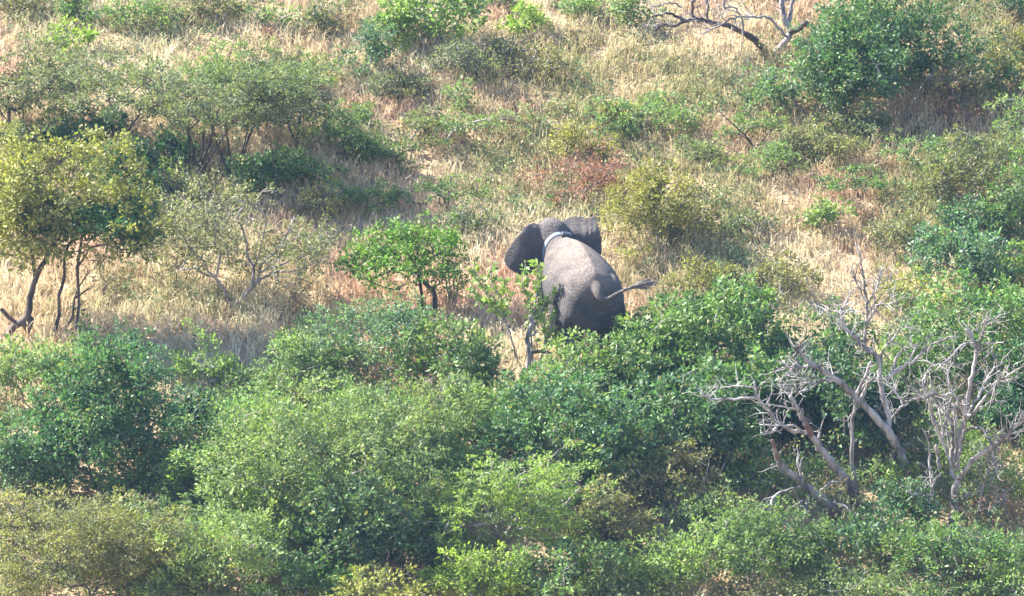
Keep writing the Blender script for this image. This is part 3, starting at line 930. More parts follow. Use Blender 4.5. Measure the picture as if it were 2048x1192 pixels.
plant('fine_leaved_bush', 1180, 25, 150, 50, 'fine', 'soft', 'green bush cut by the top edge above the elephant')
plant('fine_leaved_bush', 985, 20, 100, 50, 'fine', 'deep', 'dark green bush cut by the top edge at the centre')
plant('fine_leaved_bush', 1165, 100, 70, 40, 'dry', 'brown', 'small brown bush in the pale grass top right of centre', 'shrub')
plant('broadleaf_shrub', 1275, 55, 110, 70, 'broad', 'soft', 'pale green leafy shrub at the tips of the bare limbs', 'shrub', cover=0.6)
plant('fine_leaved_bush', 2040, 35, 110, 70, 'fine', 'deep', 'dark bush cut by the top right corner')
plant('fine_leaved_bush', 2035, 185, 120, 130, 'fine', 'oliveyellow', 'yellowish bush on the right edge beside the large top tree', cover=0.8)
plant('fine_leaved_bush', 2040, 290, 120, 110, 'fine', 'soft', 'soft green bush on the right edge below the yellowish one', cover=0.8)
plant('fine_leaved_bush', 1490, 220, 110, 65, 'dry', 'grey', 'grey twiggy bush with dark gaps on the pale upper grass', 'shrub')

dead_tree('half_dead_tree', 1545, 112, [
    ([(1541, 112), (1519, 90), (1501, 72), (1485, 65), (1463, 54), (1436, 48), (1413, 43), (1391, 39), (1368, 43), (1346, 53), (1326, 49), (1310, 61)], 14, 5, 0, -.5, 'trunk', M_BARK),
    ([(1388, 39), (1385, 13), (1390, -14)], 8, 6, -.3, -.3, 'branch', M_BARK),
    ([(1412, 43), (1414, 15), (1410, -14)], 6, 4, -.3, -.1, 'branch', M_BARK),
    ([(1368, 42), (1346, 29), (1328, 27), (1300, 35)], 6, 3, -.4, -.7, 'branch', M_BARK),
    ([(1364, 14), (1345, 6), (1325, 8), (1300, 14)], 4, 2, -.4, -.9, 'branch', M_GREYBARK),
    ([(1545, 112), (1564, 90), (1577, 74), (1579, 61), (1568, 34), (1564, 9), (1564, -25)], 15, 10, 0, .2, 'trunk', M_GREYBARK),
    ([(1579, 66), (1600, 54), (1612, 46)], 15, 11, 0, -.2, 'branch', M_BARK),
    ([(1576, 50), (1582, 20), (1590, -15)], 9, 6, .1, .4, 'branch', M_GREYBARK),
    ([(1572, 72), (1552, 49), (1534, 34), (1507, 34), (1478, 34), (1454, 43), (1422, 58), (1406, 67)], 6, 3, 0, -1.0, 'branch', M_GREYBARK),
    ([(1485, 70), (1485, 45), (1476, 22), (1463, 13), (1449, 16)], 5, 3, -.2, -.6, 'branch', M_GREYBARK),
    ([(1485, 45), (1486, 75), (1482, 105)], 3, 2, -.3, -.4, 'branch', M_GREYBARK),
    ([(1449, 16), (1447, -10)], 5, 4, -.6, -.6, 'branch', M_GREYBARK),
], 'bare tree with a dark limb arching left at the top right', M_GREYBARK, 'tree', 90, 11, 0.5)

# wide thorn trees on the left
plant('thorn_tree', 395, 350, 500, 268, 'acacia', 'grey', 'wide grey green thorn tree with many thin stems, upper left', 'tree', 'umbrella', stem=0.38, stems=11, cover=1.1, twig_show=190)
plant('thorn_tree', 35, 290, 260, 215, 'acacia', 'grey', 'grey green thorn tree cut by the left edge', 'tree', 'umbrella', stem=0.30, stems=6, cover=1.1, twig_show=120)
plant('thorn_tree', 235, 300, 290, 205, 'acacia', 'grey', 'thorn tree between the left edge and the wide thorn tree', 'tree', 'umbrella', stem=0.34, stems=5, cover=1.05, twig_show=100)
plant('thorn_tree', 500, 265, 250, 180, 'acacia', 'soft', 'lighter green thorn tree behind the right half of the wide thorn tree', 'tree', 'umbrella', stem=0.30, stems=5, cover=1.05, twig_show=100)
plant('thorn_tree', 590, 300, 150, 170, 'acacia', 'grey', 'narrow thorn tree at the right end of the wide thorn tree', 'tree', 'umbrella', stem=0.4, stems=4, cover=1.2)
plant('thorn_tree', 465, 372, 340, 235, 'acacia', 'grey', 'thorn tree with a sheaf of thin slanting stems, left of centre', 'tree', 'umbrella', stem=0.50, stems=12, cover=1.2, twig_show=170)
plant('fine_leaved_bush', 620, 190, 130, 80, 'acacia', 'soft', 'light feathery bush above the narrow thorn tree')
plant('fine_leaved_bush', 860, 275, 130, 70, 'acacia', 'grey', 'dull feathery bush behind the thin grey thorn bush')
plant('fine_leaved_bush', 1010, 130, 120, 60, 'fine', 'grey', 'grey green bush in the grass below the small bright top shrub')
plant('fine_leaved_bush', 1850, 350, 170, 85, 'acacia', 'soft', 'feathery bush between the flat thorn bush and the right edge')
plant('fine_leaved_bush', 1810, 500, 150, 80, 'fine', 'olive', 'dull olive bush in the pink grass near the right')
plant('fine_leaved_bush', 2000, 350, 150, 100, 'acacia', 'soft', 'pale feathery bush above the soft olive right bush')
plant('fine_leaved_bush', 1420, 330, 130, 60, 'acacia', 'soft', 'low pale bush above right of the yellow olive bush', cover=0.8)
plant('fine_leaved_bush', 800, 100, 130, 80, 'fine', 'soft', 'soft green bush at the left side of the large leaved top shrub')
plant('fine_leaved_bush', 1500, 480, 130, 60, 'fine', 'grey', 'low grey green bush in the grass right of the brown shrub', cover=0.7)
plant('fine_leaved_bush', 600, 520, 110, 60, 'thorn', 'green', 'little green thorn bush at the right end of the pale branched tree', 'shrub', cover=1.5)
plant('evergreen_bush', 255, 405, 180, 125, 'bush', 'deep', 'dark bush behind the right side of the yellow topped tree')
plant('fine_leaved_bush', 90, 325, 200, 90, 'acacia', 'grey', 'grey green bush behind the top of the yellow topped tree')
plant('fine_leaved_bush', 410, 420, 200, 80, 'fine', 'olive', 'olive bush between the thorn trees and the pale branched tree', cover=0.8)
plant('fine_leaved_bush', 620, 380, 130, 90, 'acacia', 'soft', 'feathery bush right of the round green bush')
plant('fine_leaved_bush', 780, 350, 120, 70, 'acacia', 'soft', 'light feathery bush right of the feathery green bush', cover=0.8)
plant('evergreen_bush', 170, 305, 190, 105, 'bush', 'deep', 'dark bush under the wide thorn tree at the left')
plant('evergreen_bush', 330, 345, 130, 95, 'bush', 'deep', 'dark bush at the foot of the wide thorn tree')
plant('evergreen_bush', 545, 392, 172, 98, 'bush', 'green', 'round green bush below the thorn trees, left of centre', cover=1.3)
plant('fine_leaved_bush', 690, 335, 170, 120, 'acacia', 'soft', 'feathery green bush left of centre at the edge of the grass', shape='umbrella', stem=.2, cover=1.3)
plant('fine_leaved_bush', 700, 270, 130, 70, 'acacia', 'soft', 'light feathery bush just above the feathery green bush', cover=0.9)
stems_plant('leafy_sapling', 330, 405, fan(330, 405, 110, 100, 7, 2), 'lime', 'yellow green sapling in the dark gap left of centre', leaf=(0.10, 0.05), every=0.09)
stems_plant('leafy_sapling', 230, 400, fan(265, 395, 70, 70, 5, 3), 'yellow', 'yellowish sapling behind the crown of the leaning left tree', leaf=(0.09, 0.045), every=0.09)

# middle of the slope
plant('thorn_bush', 1050, 280, 110, 75, 'thorn', 'soft', 'small forked thorn bush standing alone on the pale grass', 'shrub', 'umbrella', stem=.25, stems=2, cover=1.0, trunk=[([(1052, 280), (1050, 255), (1035, 230), (1028, 205)], 4, 2, (0, .1)), ([(1050, 252), (1075, 232), (1098, 208)], 3, 2, (0, -.2)), ([(1046, 246), (1020, 240), (990, 236)], 3, 2, (0, -.3))], bark=M_BARK)
plant('thorn_bush', 930, 300, 210, 85, 'thorn', 'soft', 'sprawling pale thorn bush with leaning stems above centre', 'shrub', 'umbrella', stem=.2, stems=4, cover=1.5, trunk=[([(905, 300), (895, 280), (915, 258), (960, 240), (1010, 236)], 5, 2, (0, -.3)), ([(815, 300), (825, 275), (835, 255)], 5, 2, (0, .2)), ([(885, 270), (900, 245)], 3, 2, (0, .2))], bark=M_GREYBARK)
plant('thorn_bush', 820, 310, 120, 80, 'thorn', 'grey', 'thin grey thorn bush left of the sprawling thorn bush', 'shrub', 'umbrella', stem=.2, stems=3, cover=1.6)
plant('fine_leaved_bush', 1300, 268, 230, 85, 'acacia', 'soft', 'broad feathery bush on the grass above the yellow bush', shape='umbrella', stem=.1, stems=6, cover=1.2)
plant('fine_leaved_bush', 1165, 335, 130, 95, 'fine', 'oliveyellow', 'olive yellow bush above the red brown shrub')
plant('dry_shrub', 1160, 408, 235, 122, 'dry', 'purple', 'red brown dry shrub uphill of the elephant', 'shrub', cover=1.4)
plant('fine_leaved_bush', 1240, 270, 110, 65, 'fine', 'oliveyellow', 'small yellow bush left of the broad feathery bush')
plant('yellow_bush', 1318, 508, 215, 180, 'fine', 'oliveyellow', "yellow olive bush right of the elephant's head", stem=.08, cover=1.4)
plant('dry_shrub', 1400, 470, 100, 80, 'dry', 'brown', 'brown dry shrub at the right foot of the yellow olive bush', 'shrub')
plant('thorn_bush', 1510, 300, 150, 95, 'thorn', 'soft', 'thorn bush with a leaning stem right of the feathery bush', 'shrub', 'umbrella', stem=.2, stems=2, cover=1.6, trunk=[([(1512, 300), (1490, 270), (1465, 248), (1440, 225)], 4, 2, (0, -.2)), ([(1512, 298), (1540, 262), (1565, 235)], 3, 2, (0, .2))])
plant('thorn_bush', 1640, 325, 190, 95, 'acacia', 'olive', 'low olive thorn bush in the middle of the right grass', shape='umbrella', stem=.15, stems=5, cover=1.0)
plant('fine_leaved_bush', 1760, 290, 170, 80, 'acacia', 'grey', 'soft grey green bush below the large top tree')
plant('thorn_bush', 1720, 395, 180, 70, 'thorn', 'green', 'flat dark green thorn bush right of the middle grass', 'shrub', 'umbrella', stem=.2, stems=3, cover=1.8)
plant('fine_leaved_bush', 1545, 360, 140, 80, 'acacia', 'soft', 'faint feathery bush in the grass right of the yellow bush', cover=0.9)
plant('broadleaf_shrub', 1650, 470, 110, 75, 'bush', 'fresh', 'small fresh green shrub in the pink grass at the right', 'shrub', cover=0.8)
plant('dry_shrub', 1735, 445, 60, 40, 'dry', 'purple', 'tiny reddish shrub in the pink grass at the right', 'shrub')
plant('fine_leaved_bush', 1935, 420, 190, 150, 'fine', 'olive', 'large soft olive bush at the right edge of the grass', cover=1.1)
plant('fine_leaved_bush', 2030, 470, 140, 170, 'fine', 'green', 'green bush cut by the right edge above the dead trees')
plant('fine_leaved_bush', 1950, 480, 150, 90, 'bush', 'teal', 'dark green bush at the foot of the soft olive bush')
plant('evergreen_bush', 1930, 605, 220, 150, 'bush', 'blue', 'pale blue green bush with whitish stems at the right', bark=M_DEAD, cover=1.1)
plant('evergreen_bush', 2050, 600, 110, 110, 'bush', 'lime', 'lime green bush cut by the right edge at mid height')
plant('fine_leaved_bush', 1545, 600, 190, 95, 'fine', 'olive', 'low olive bush right of the tail above the bright thicket')
plant('fine_leaved_bush', 1400, 590, 140, 75, 'fine', 'oliveyellow', 'low yellow olive bush right of the elephant rump')
plant('fine_leaved_bush', 1830, 640, 170, 100, 'fine', 'yellow', 'yellow green bush above the dead tree crown')
dead_tree('pale_sapling', 1735, 650, [
    ([(1735, 650), (1733, 600), (1728, 560), (1722, 520)], 8, 3, 0, -.2, 'trunk'), ([(1733, 605), (1715, 570), (1700, 530)], 5, 2, 0, .3, 'branch'),
    ([(1734, 610), (1755, 570), (1765, 535)], 5, 2, 0, -.3, 'branch'), ([(1736, 625), (1770, 580), (1790, 560)], 4, 2, 0, .2, 'branch')],
    'slender whitish bare sapling in the pink grass above the dead tree', cat='sapling', twigs=60, seed=5, twig_len=0.45)
plant('fine_leaved_bush', 940, 472, 125, 78, 'fine', 'grey', "grey green bush left of the elephant's ear", stem=.05)
plant('thorn_bush', 890, 415, 210, 70, 'thorn', 'soft', 'spreading thin thorn bush above the bright green tree', 'shrub', 'umbrella', stem=.2, stems=4, cover=1.6)
plant('fine_leaved_bush', 730, 420, 150, 65, 'acacia', 'soft', 'faint green feathery bush above left of the bright green tree')
plant('fine_leaved_bush', 1060, 440, 90, 50, 'thorn', 'green', 'sparse green twigs in the grass just above the elephant', 'shrub', cover=1.5)
plant('fine_leaved_bush', 640, 440, 120, 80, 'acacia', 'olive', 'olive bush between the pale branched tree and the grass')
plant('dry_shrub', 355, 590, 110, 90, 'dry', 'brown', 'small brown dry shrub left of the pale branched tree', 'shrub', cover=0.6)
plant('dry_shrub', 640, 640, 120, 65, 'dry', 'brown', 'low brown twiggy shrub right of the pale branched tree', 'shrub', cover=0.6)
plant('dry_shrub', 215, 600, 120, 110, 'dry', 'brown', 'brown dry shrub right of the leaning left tree trunks', 'shrub', cover=0.5)

# left tree with a leaning dark trunk
plant('leaning_tree', 8, 682, 420, 412, 'bush', 'oldgold', 'yellow topped tree on dark leaning trunks at the left edge', 'tree', 'umbrella', stem=0.42, cover=1.6, bark=M_BARK, twig_show=110, dx=95,
      trunk=[([(5, 682), (28, 654), (55, 634), (60, 596), (70, 558), (86, 528), (98, 506), (120, 470), (165, 430)], 17, 6, (0, -.2)), ([(56, 668), (62, 634)], 9, 12, (-.1, -.05)),
             ([(70, 555), (58, 490), (30, 440)], 8, 4, (-.1, .3)), ([(2, 618), (23, 640), (40, 646)], 8, 9, (-.1, 0)),
             ([(107, 668), (118, 629), (118, 591), (128, 556), (128, 521), (135, 495), (180, 440), (230, 410)], 8, 4, (0.1, -.3)), ([(0, 480), (8, 400), (20, 350)], 7, 4, (.3, .3))])
plant('shaded_lower_crown', 150, 672, 290, 275, 'bush', 'deep', 'dark leaved crown painting the shaded lower right of the yellow topped tree', 'tree', 'umbrella', stem=0.68, stems=1, cover=2.6, bark=M_BARK, dx=20)  # separate dark leaved tree added for the shade in the leaning tree's lower crown
stems_plant('thin_sapling', 126, 668, [([(126, 668), (146, 629), (149, 596), (166, 561), (181, 543), (211, 518)], (0, -.3)), ([(150, 596), (190, 570)],), ([(147, 620), (175, 600)],)], 'olive', 'thin leaning sapling beside the dark leaning trunks', bark=M_BARK, r0=5, leaf=(.07, .035), every=.16, per=3, spreadr=.1)

# tree with pale branches and thin olive leaf
plant('pale_branched_tree', 467, 622, 390, 270, 'sparse', 'tan', 'open tree with pale forking branches and thin tan leaves', 'tree', 'umbrella', stem=0.22, cover=2.9, bark=M_GREYBARK, twig_show=210,
      trunk=[([(467, 622), (481, 600), (502, 578), (518, 560)], 11, 8, (0, 0)), ([(502, 578), (507, 538), (495, 513), (490, 473), (476, 433), (490, 409)], 7, 3, (0, .4)), ([(507, 536), (518, 510), (526, 473), (535, 440)], 5, 2, (.1, -.3)),
             ([(514, 565), (521, 531), (537, 515), (561, 492), (589, 435)], 7, 3, (0, -.4)), ([(522, 543), (551, 534), (580, 522), (610, 510), (641, 475)], 5, 2, (0, .5)), ([(518, 560), (551, 543), (575, 545), (620, 530), (660, 515)], 5, 2, (0, -.5)),
             ([(462, 615), (450, 581), (434, 560), (417, 543), (406, 522), (387, 503), (366, 473), (350, 450)], 7, 3, (0, -.3)), ([(434, 545), (441, 506), (429, 487), (432, 454), (399, 447), (370, 441)], 5, 3, (-.1, .2)), ([(430, 455), (415, 421), (432, 386)], 4, 2, (.1, .1))])

# bright green tree
plant('bright_tree', 868, 640, 250, 200, 'bush', 'bright', 'bright green small tree with a dark forked trunk left of the elephant', 'tree', 'mound', stem=0.36, cover=1.5, bark=M_BARK, leaf_scale=0.9, dx=-58,
      trunk=[([(869, 640), (869, 591), (857, 572), (838, 553), (831, 535)], 11, 8, (0, 0)), ([(846, 640), (844, 598), (841, 572), (838, 556)], 6, 6, (.1, 0)), ([(834, 545), (799, 540), (777, 531), (742, 524)], 6, 3, (0, -.4)), ([(834, 540), (860, 520), (885, 500)], 6, 3, (0, .4)), ([(832, 540), (820, 510), (810, 470)], 5, 3, (0, .2))])
stems_plant('leafy_sapling', 905, 620, fan(905, 615, 60, 110, 4, 7), 'fresh', 'small leafy sapling at the right edge of the bright green tree', leaf=(.1, .05), every=.1, per=3)
stems_plant('leafy_sapling', 855, 655, fan(852, 655, 36, 60, 3, 8), 'lime', 'tiny yellow green sapling at the trunk of the bright green tree', leaf=(.1, .05), every=.09, per=4)

# sapling and stump in front of the elephant
stems_plant('big_leaved_sapling', 1050, 735, [
    ([(1038, 735), (1028, 697), (1018, 666), (1006, 631), (985, 611), (968, 578), (945, 530)], (0, -.2), .45), ([(1006, 631), (1003, 596), (983, 566), (985, 520)], (0, .2), .15), ([(1005, 640), (1012, 596), (1006, 555)], (0, -.2), .15),
    ([(1066, 735), (1062, 670), (1061, 611), (1046, 566), (1051, 528)], (0, .2), .4), ([(1066, 640), (1071, 611), (1076, 558), (1076, 518)], (0, -.1), .1), ([(1066, 660), (1081, 621), (1109, 591), (1138, 571)], (0, -.2), .25),
    ([(1078, 730), (1096, 671), (1111, 634), (1141, 616), (1172, 621), (1199, 604)], (0, -.3), .3), ([(1090, 690), (1088, 655), (1085, 628)], (0, .1), .2), ([(1096, 690), (1120, 665), (1150, 650)], (0, -.2), .2), ([(985, 611), (960, 600), (940, 585)], (-.1, .1), .2), ([(1110, 640), (1125, 612), (1128, 590)], (-.1, .1), .2)],
    'fresh', 'open sapling with large pale leaves in front of the elephant', leaf=(.14, .07), every=.075, per=6)
dead_tree('dead_stump', 1054, 755, [
    ([(1053, 755), (1058, 722), (1057, 697), (1055, 671), (1063, 651), (1061, 632)], 12, 7, 0, -.05, 'trunk'), ([(1060, 706), (1081, 703), (1104, 706)], 8, 4, 0, -.25, 'branch', M_BARK), ([(1059, 672), (1068, 668), (1074, 660)], 6, 3, 0, 0.1, 'branch')],
    'pale grey dead stump standing among the sapling stems', cat='stump', twigs=6, seed=4, twig_len=.25)

# ---------------- the thicket below the elephant
plant('glossy_thicket_bush', 1374, 790, 305, 224, 'broad', 'green', 'glossy green bush hiding the elephant feet at the right', cover=1.2)
plant('glossy_thicket_bush', 1490, 760, 257, 190, 'bush', 'green', 'green bush right of the elephant behind the dead tree', cover=1.1)
plant('glossy_thicket_bush', 1245, 840, 235, 159, 'broad', 'green', 'green bush directly below the elephant', cover=1.1)
plant('glossy_thicket_bush', 1640, 780, 224, 159, 'bush', 'green', 'green bush behind the forked tip of the dead tree', cover=1.0)
plant('evergreen_bush', 735, 760, 280, 174, 'fine', 'blue', 'blue green bush below the bright green tree', cover=1.1)
plant('evergreen_bush', 905, 815, 235, 185, 'bush', 'soft', 'yellow tipped green bush left of the dead stump', cover=1.2)
plant('evergreen_bush', 640, 800, 212, 148, 'fine', 'soft', 'soft green bush left of the blue green bush')
plant('evergreen_bush', 1090, 870, 280, 159, 'bush', 'soft', 'green bush at the foot of the dead stump')
plant('evergreen_bush', 195, 975, 320, 312, 'bush', 'teal', 'big dark blue green bush at the left', stem=0.06, cover=1.4, bark=M_BARK)
plant('evergreen_bush', 385, 865, 120, 100, 'bush', 'teal', 'small dark green bush at the right side of the big dark bush', cover=1.2)
plant('fine_leaved_bush', 60, 830, 224, 159, 'fine', 'soft', 'pale yellow green bush behind the big dark bush')
plant('fine_leaved_bush', 50, 1010, 190, 159, 'bush', 'teal', 'green bush in the lower left cut by the edge', cover=1.1)
plant('fine_leaved_bush', 15, 930, 112, 116, 'fine', 'soft', 'pale leafy bush at the left edge above the cut bush')
stems_plant('leafy_sapling', 290, 985, fan(290, 985, 120, 125, 12, 21), 'lime', 'bright yellow green upright shrub right of the big dark bush', 'shrub', leaf=(.09, .04), every=.07, per=5, bare=.1)
plant('fine_leaved_bush', 420, 790, 156, 137, 'fine', 'fresh', 'pale feathery green shrub in the clearing at the left', 'shrub', cover=0.7)
stems_plant('leafy_sapling', 165, 705, fan(165, 705, 60, 70, 5, 22), 'bright', 'small bright sapling above the big dark bush', leaf=(.1, .05), every=.09)
stems_plant('leafy_sapling', 280, 740, fan(275, 740, 50, 80, 4, 23), 'fresh', 'thin leafy sapling in the shaded grass at the left', leaf=(.1, .05), every=.1)
stems_plant('leafy_sapling', 575, 745, fan(575, 745, 60, 90, 5, 24), 'lime', 'thin yellow green sapling left of the blue green bush', leaf=(.1, .05), every=.1)
stems_plant('leafy_sapling', 20, 720, fan(20, 720, 70, 50, 5, 25), 'bright', 'low bright sapling at the foot of the leaning trunks', leaf=(.1, .05), every=.09)
plant('fine_leaved_bush', 520, 830, 179, 116, 'fine', 'soft', 'low soft green bush at the lower edge of the clearing')
plant('fine_leaved_bush', 110, 760, 134, 74, 'fine', 'fresh', 'low yellow green growth under the leaning trunks', cover=0.7)
plant('light_thicket_tree', 640, 1085, 470, 318, 'fine', 'soft', 'wide light green feathery tree in the lower left middle', 'tree', stem=0.05, cover=1.25)
plant('light_thicket_tree', 800, 990, 336, 243, 'fine', 'soft', 'light green feathery tree below the yellow tipped bush', 'tree', stem=0.05, cover=1.2)
plant('light_thicket_tree', 470, 1020, 313, 233, 'fine', 'soft', 'pale feathery tree right of the yellow green shrub', 'tree', stem=0.05, cover=1.1)
plant('olive_thicket_tree', 170, 1225, 526, 249, 'acacia', 'olive', 'olive brown feathery tree in the lower left corner', 'tree', stem=0.05, cover=1.5)
plant('light_thicket_tree', 480, 1215, 369, 212, 'fine', 'soft', 'pale green feathery tree at the bottom left edge', 'tree', stem=0.05, cover=1.1)
plant('evergreen_bush', 760, 1165, 336, 222, 'bush', 'teal', 'dark green leafy bush at the lower centre', cover=1.1)
plant('evergreen_bush', 1130, 985, 369, 249, 'bush', 'teal', 'deep green leafy bush below the elephant at the centre', cover=1.2)
plant('evergreen_bush', 960, 930, 246, 159, 'fine', 'soft', 'soft green bush left of the deep green centre bush')
plant('half_bare_thicket_tree', 1030, 1125, 358, 249, 'thorn', 'fresh', 'half bare grey twigged tree at the lower centre', 'tree', 'umbrella', stem=0.15, cover=2.8, bark=M_GREYBARK, twig_show=170,
      trunk=[([(1020, 1125), (1010, 1080), (1030, 1040), (1060, 1020), (1100, 985), (1130, 960)], 12, 4, (0, -.4)), ([(1005, 1085), (985, 1050), (950, 1050), (915, 1055)], 9, 6, (0, -.7)), ([(990, 1050), (965, 1000), (960, 960)], 7, 3, (0, .2)),
             ([(1040, 1035), (1020, 990), (1000, 950)], 6, 3, (0, .3)), ([(1130, 1010), (1150, 985), (1162, 975), (1150, 962)], 5, 2, (0, 0)), ([(1060, 1020), (1080, 1000), (1062, 990)], 6, 3, (0, -.6))])
plant('fine_leaved_bush', 1225, 1110, 190, 148, 'acacia', 'olive', 'upright olive feathery bush right of the half bare tree', cover=1.2)
plant('fine_leaved_bush', 955, 1225, 212, 137, 'fine', 'lime', 'round lime green bush at the bottom edge', cover=1.4)
plant('evergreen_bush', 1120, 1215, 235, 137, 'bush', 'green', 'green leafy bush at the bottom edge right of the lime bush')
plant('fine_leaved_bush', 760, 1240, 291, 116, 'fine', 'yellow', 'yellowish bush at the bottom edge left of the lime bush')
plant('glossy_thicket_bush', 1370, 960, 291, 233, 'broad', 'teal', 'large leaved glossy bush left of the dead tree', cover=1.1)
plant('glossy_thicket_bush', 1650, 920, 313, 227, 'broad', 'deep', 'dark large leaved bush behind the leaning dead trunks', cover=1.1)
plant('glossy_thicket_bush', 1480, 880, 224, 180, 'broad', 'green', 'large leaved bush under the left arm of the dead tree', cover=1.1)
plant('fine_leaved_bush', 1330, 1040, 246, 159, 'fine', 'olive', 'olive feathery bush below the glossy bush at the right of centre')
plant('evergreen_bush', 1450, 960, 145, 116, 'bush', 'teal', 'small dark bush left of the leaning dead trunks')
plant('evergreen_bush', 1960, 800, 336, 254, 'bush', 'green', 'large green bush behind the right hand dead tree', cover=1.2)
plant('evergreen_bush', 2060, 880, 201, 212, 'bush', 'deep', 'dark bush on the right edge behind the dead tree', cover=1.2)
plant('evergreen_bush', 1810, 850, 224, 180, 'fine', 'green', 'green bush between the two dead trees')
plant('evergreen_bush', 1830, 720, 179, 106, 'fine', 'grey', 'grey green bush behind the twigs of the dead tree')
plant('fine_leaved_bush', 1560, 985, 240, 80, 'fine', 'soft', 'soft green growth around the fallen dead limb', cover=0.8)
plant('fine_leaved_bush', 1770, 975, 150, 70, 'fine', 'fresh', 'fresh green low bush at the feet of the dead tree')
plant('evergreen_bush', 1780, 1095, 201, 137, 'bush', 'teal', 'dark green bush below the leaning dead trunks')
plant('fine_leaved_bush', 1980, 1010, 224, 148, 'fine', 'soft', 'soft green bush behind the stems of the right dead tree', cover=0.8)
plant('evergreen_bush', 1500, 1165, 302, 159, 'fine', 'green', 'green bush in the lower right below the fallen limb', cover=1.2)
plant('evergreen_bush', 1620, 1140, 190, 88, 'bush', 'green', 'dense green bush with a dark hollow in the lower right')
plant('fine_leaved_bush', 1350, 1190, 246, 148, 'fine', 'fresh', 'fresh green bush at the bottom right of centre')
plant('fine_leaved_bush', 1950, 1165, 313, 121, 'fine', 'green', 'green bush in the lower right corner', cover=1.0)
plant('fine_leaved_bush', 1700, 1225, 291, 95, 'fine', 'soft', 'low green bush at the bottom edge of the right side')
plant('fine_leaved_bush', 1530, 1235, 224, 74, 'fine', 'olive', 'low olive bush at the bottom edge right of centre')
plant('dry_shrub', 2010, 1075, 168, 95, 'dry', 'purple', 'grey purple leafless scrub at the foot of the right dead tree', 'shrub', cover=0.5)
plant('fine_leaved_bush', 300, 1120, 291, 127, 'fine', 'soft', 'pale green bush above the olive brown corner tree')
plant('fine_leaved_bush', 1240, 1225, 179, 95, 'fine', 'soft', 'soft green bush at the bottom edge below the olive feathery bush')

# fillers that close the canopy
plant('evergreen_bush', 1180, 805, 190, 140, 'bush', 'soft', 'low leafy bush hiding the left hind foot of the elephant')
plant('fine_leaved_bush', 330, 1010, 190, 140, 'fine', 'green', 'green bush under the yellow green upright shrub')
plant('fine_leaved_bush', 560, 930, 230, 130, 'fine', 'blue', 'blue green bush above the wide light feathery tree')
plant('fine_leaved_bush', 740, 900, 220, 130, 'fine', 'green', 'green bush between the yellow tipped bush and the feathery trees')
plant('fine_leaved_bush', 900, 1010, 220, 140, 'fine', 'green', 'green bush just left of the half bare tree')
plant('fine_leaved_bush', 880, 1130, 220, 150, 'bush', 'soft', 'leafy bush right of the dark lower centre bush')
plant('fine_leaved_bush', 1250, 1000, 210, 150, 'bush', 'green', 'green bush right of the deep green centre bush')
plant('fine_leaved_bush', 1160, 1070, 180, 110, 'fine', 'teal', 'dark bush between the half bare tree and the olive feathery bush')
plant('fine_leaved_bush', 1420, 1090, 210, 120, 'fine', 'soft', 'soft green bush left of the fallen dead limb')
plant('fine_leaved_bush', 1700, 1100, 190, 62, 'fine', 'green', 'green low bush in front of the fallen dead limb')
plant('fine_leaved_bush', 1840, 1150, 220, 110, 'fine', 'soft', 'soft green bush left of the lower right corner bush')
plant('fine_leaved_bush', 2040, 1220, 190, 110, 'fine', 'fresh', 'fresh green bush in the bottom right corner')
plant('fine_leaved_bush', 1870, 1240, 200, 90, 'fine', 'green', 'green bush at the bottom edge near the right corner')
plant('fine_leaved_bush', 610, 1225, 220, 120, 'bush', 'green', 'leafy bush at the bottom edge left of the yellowish one')
plant('fine_leaved_bush', 350, 1235, 220, 120, 'fine', 'soft', 'soft bush at the bottom edge right of the olive corner tree')
plant('fine_leaved_bush', 560, 1120, 240, 150, 'fine', 'soft', 'light green bush in front of the wide feathery tree')
plant('evergreen_bush', 1580, 850, 200, 150, 'bush', 'teal', 'dark leafy bush behind the forked arms of the leaning trunk')
plant('evergreen_bush', 1740, 870, 180, 140, 'bush', 'green', 'leafy bush behind the thin dead pole')
plant('fine_leaved_bush', 20, 1110, 220, 130, 'fine', 'olive', 'olive bush at the left edge above the corner tree')
plant('fine_leaved_bush', 1895, 940, 170, 110, 'fine', 'fresh', 'yellow green bush among the stems of the right dead tree')
plant('fine_leaved_bush', 430, 900, 190, 110, 'fine', 'teal', 'green bush right of the big dark bush')
for bx, by, hx, lab in ((838, 872, 12, 'thin pale dead stick rising in the green bush left of the stump'), (870, 862, 22, 'forked pale dead twig in the yellow tipped bush'), (1532, 690, 25, 'pale dead twig in the green bush behind the dead tree arms'), (1280, 960, 8, 'thin grey dead stem in the green bush at right of centre')):
    dead_tree('dead_branch', bx, by, [([(bx, by), (bx + hx * .3, by - 40), (bx + hx * .6, by - 75), (bx + hx * 1.3, by - 110)], 4, 2, -.5, -.8, 'trunk'), ([(bx + hx * .4, by - 50), (bx - hx * .4, by - 85)], 3, 2, -.6, -.6, 'branch')], lab, cat='branch', twigs=8, seed=bx, twig_len=.25)

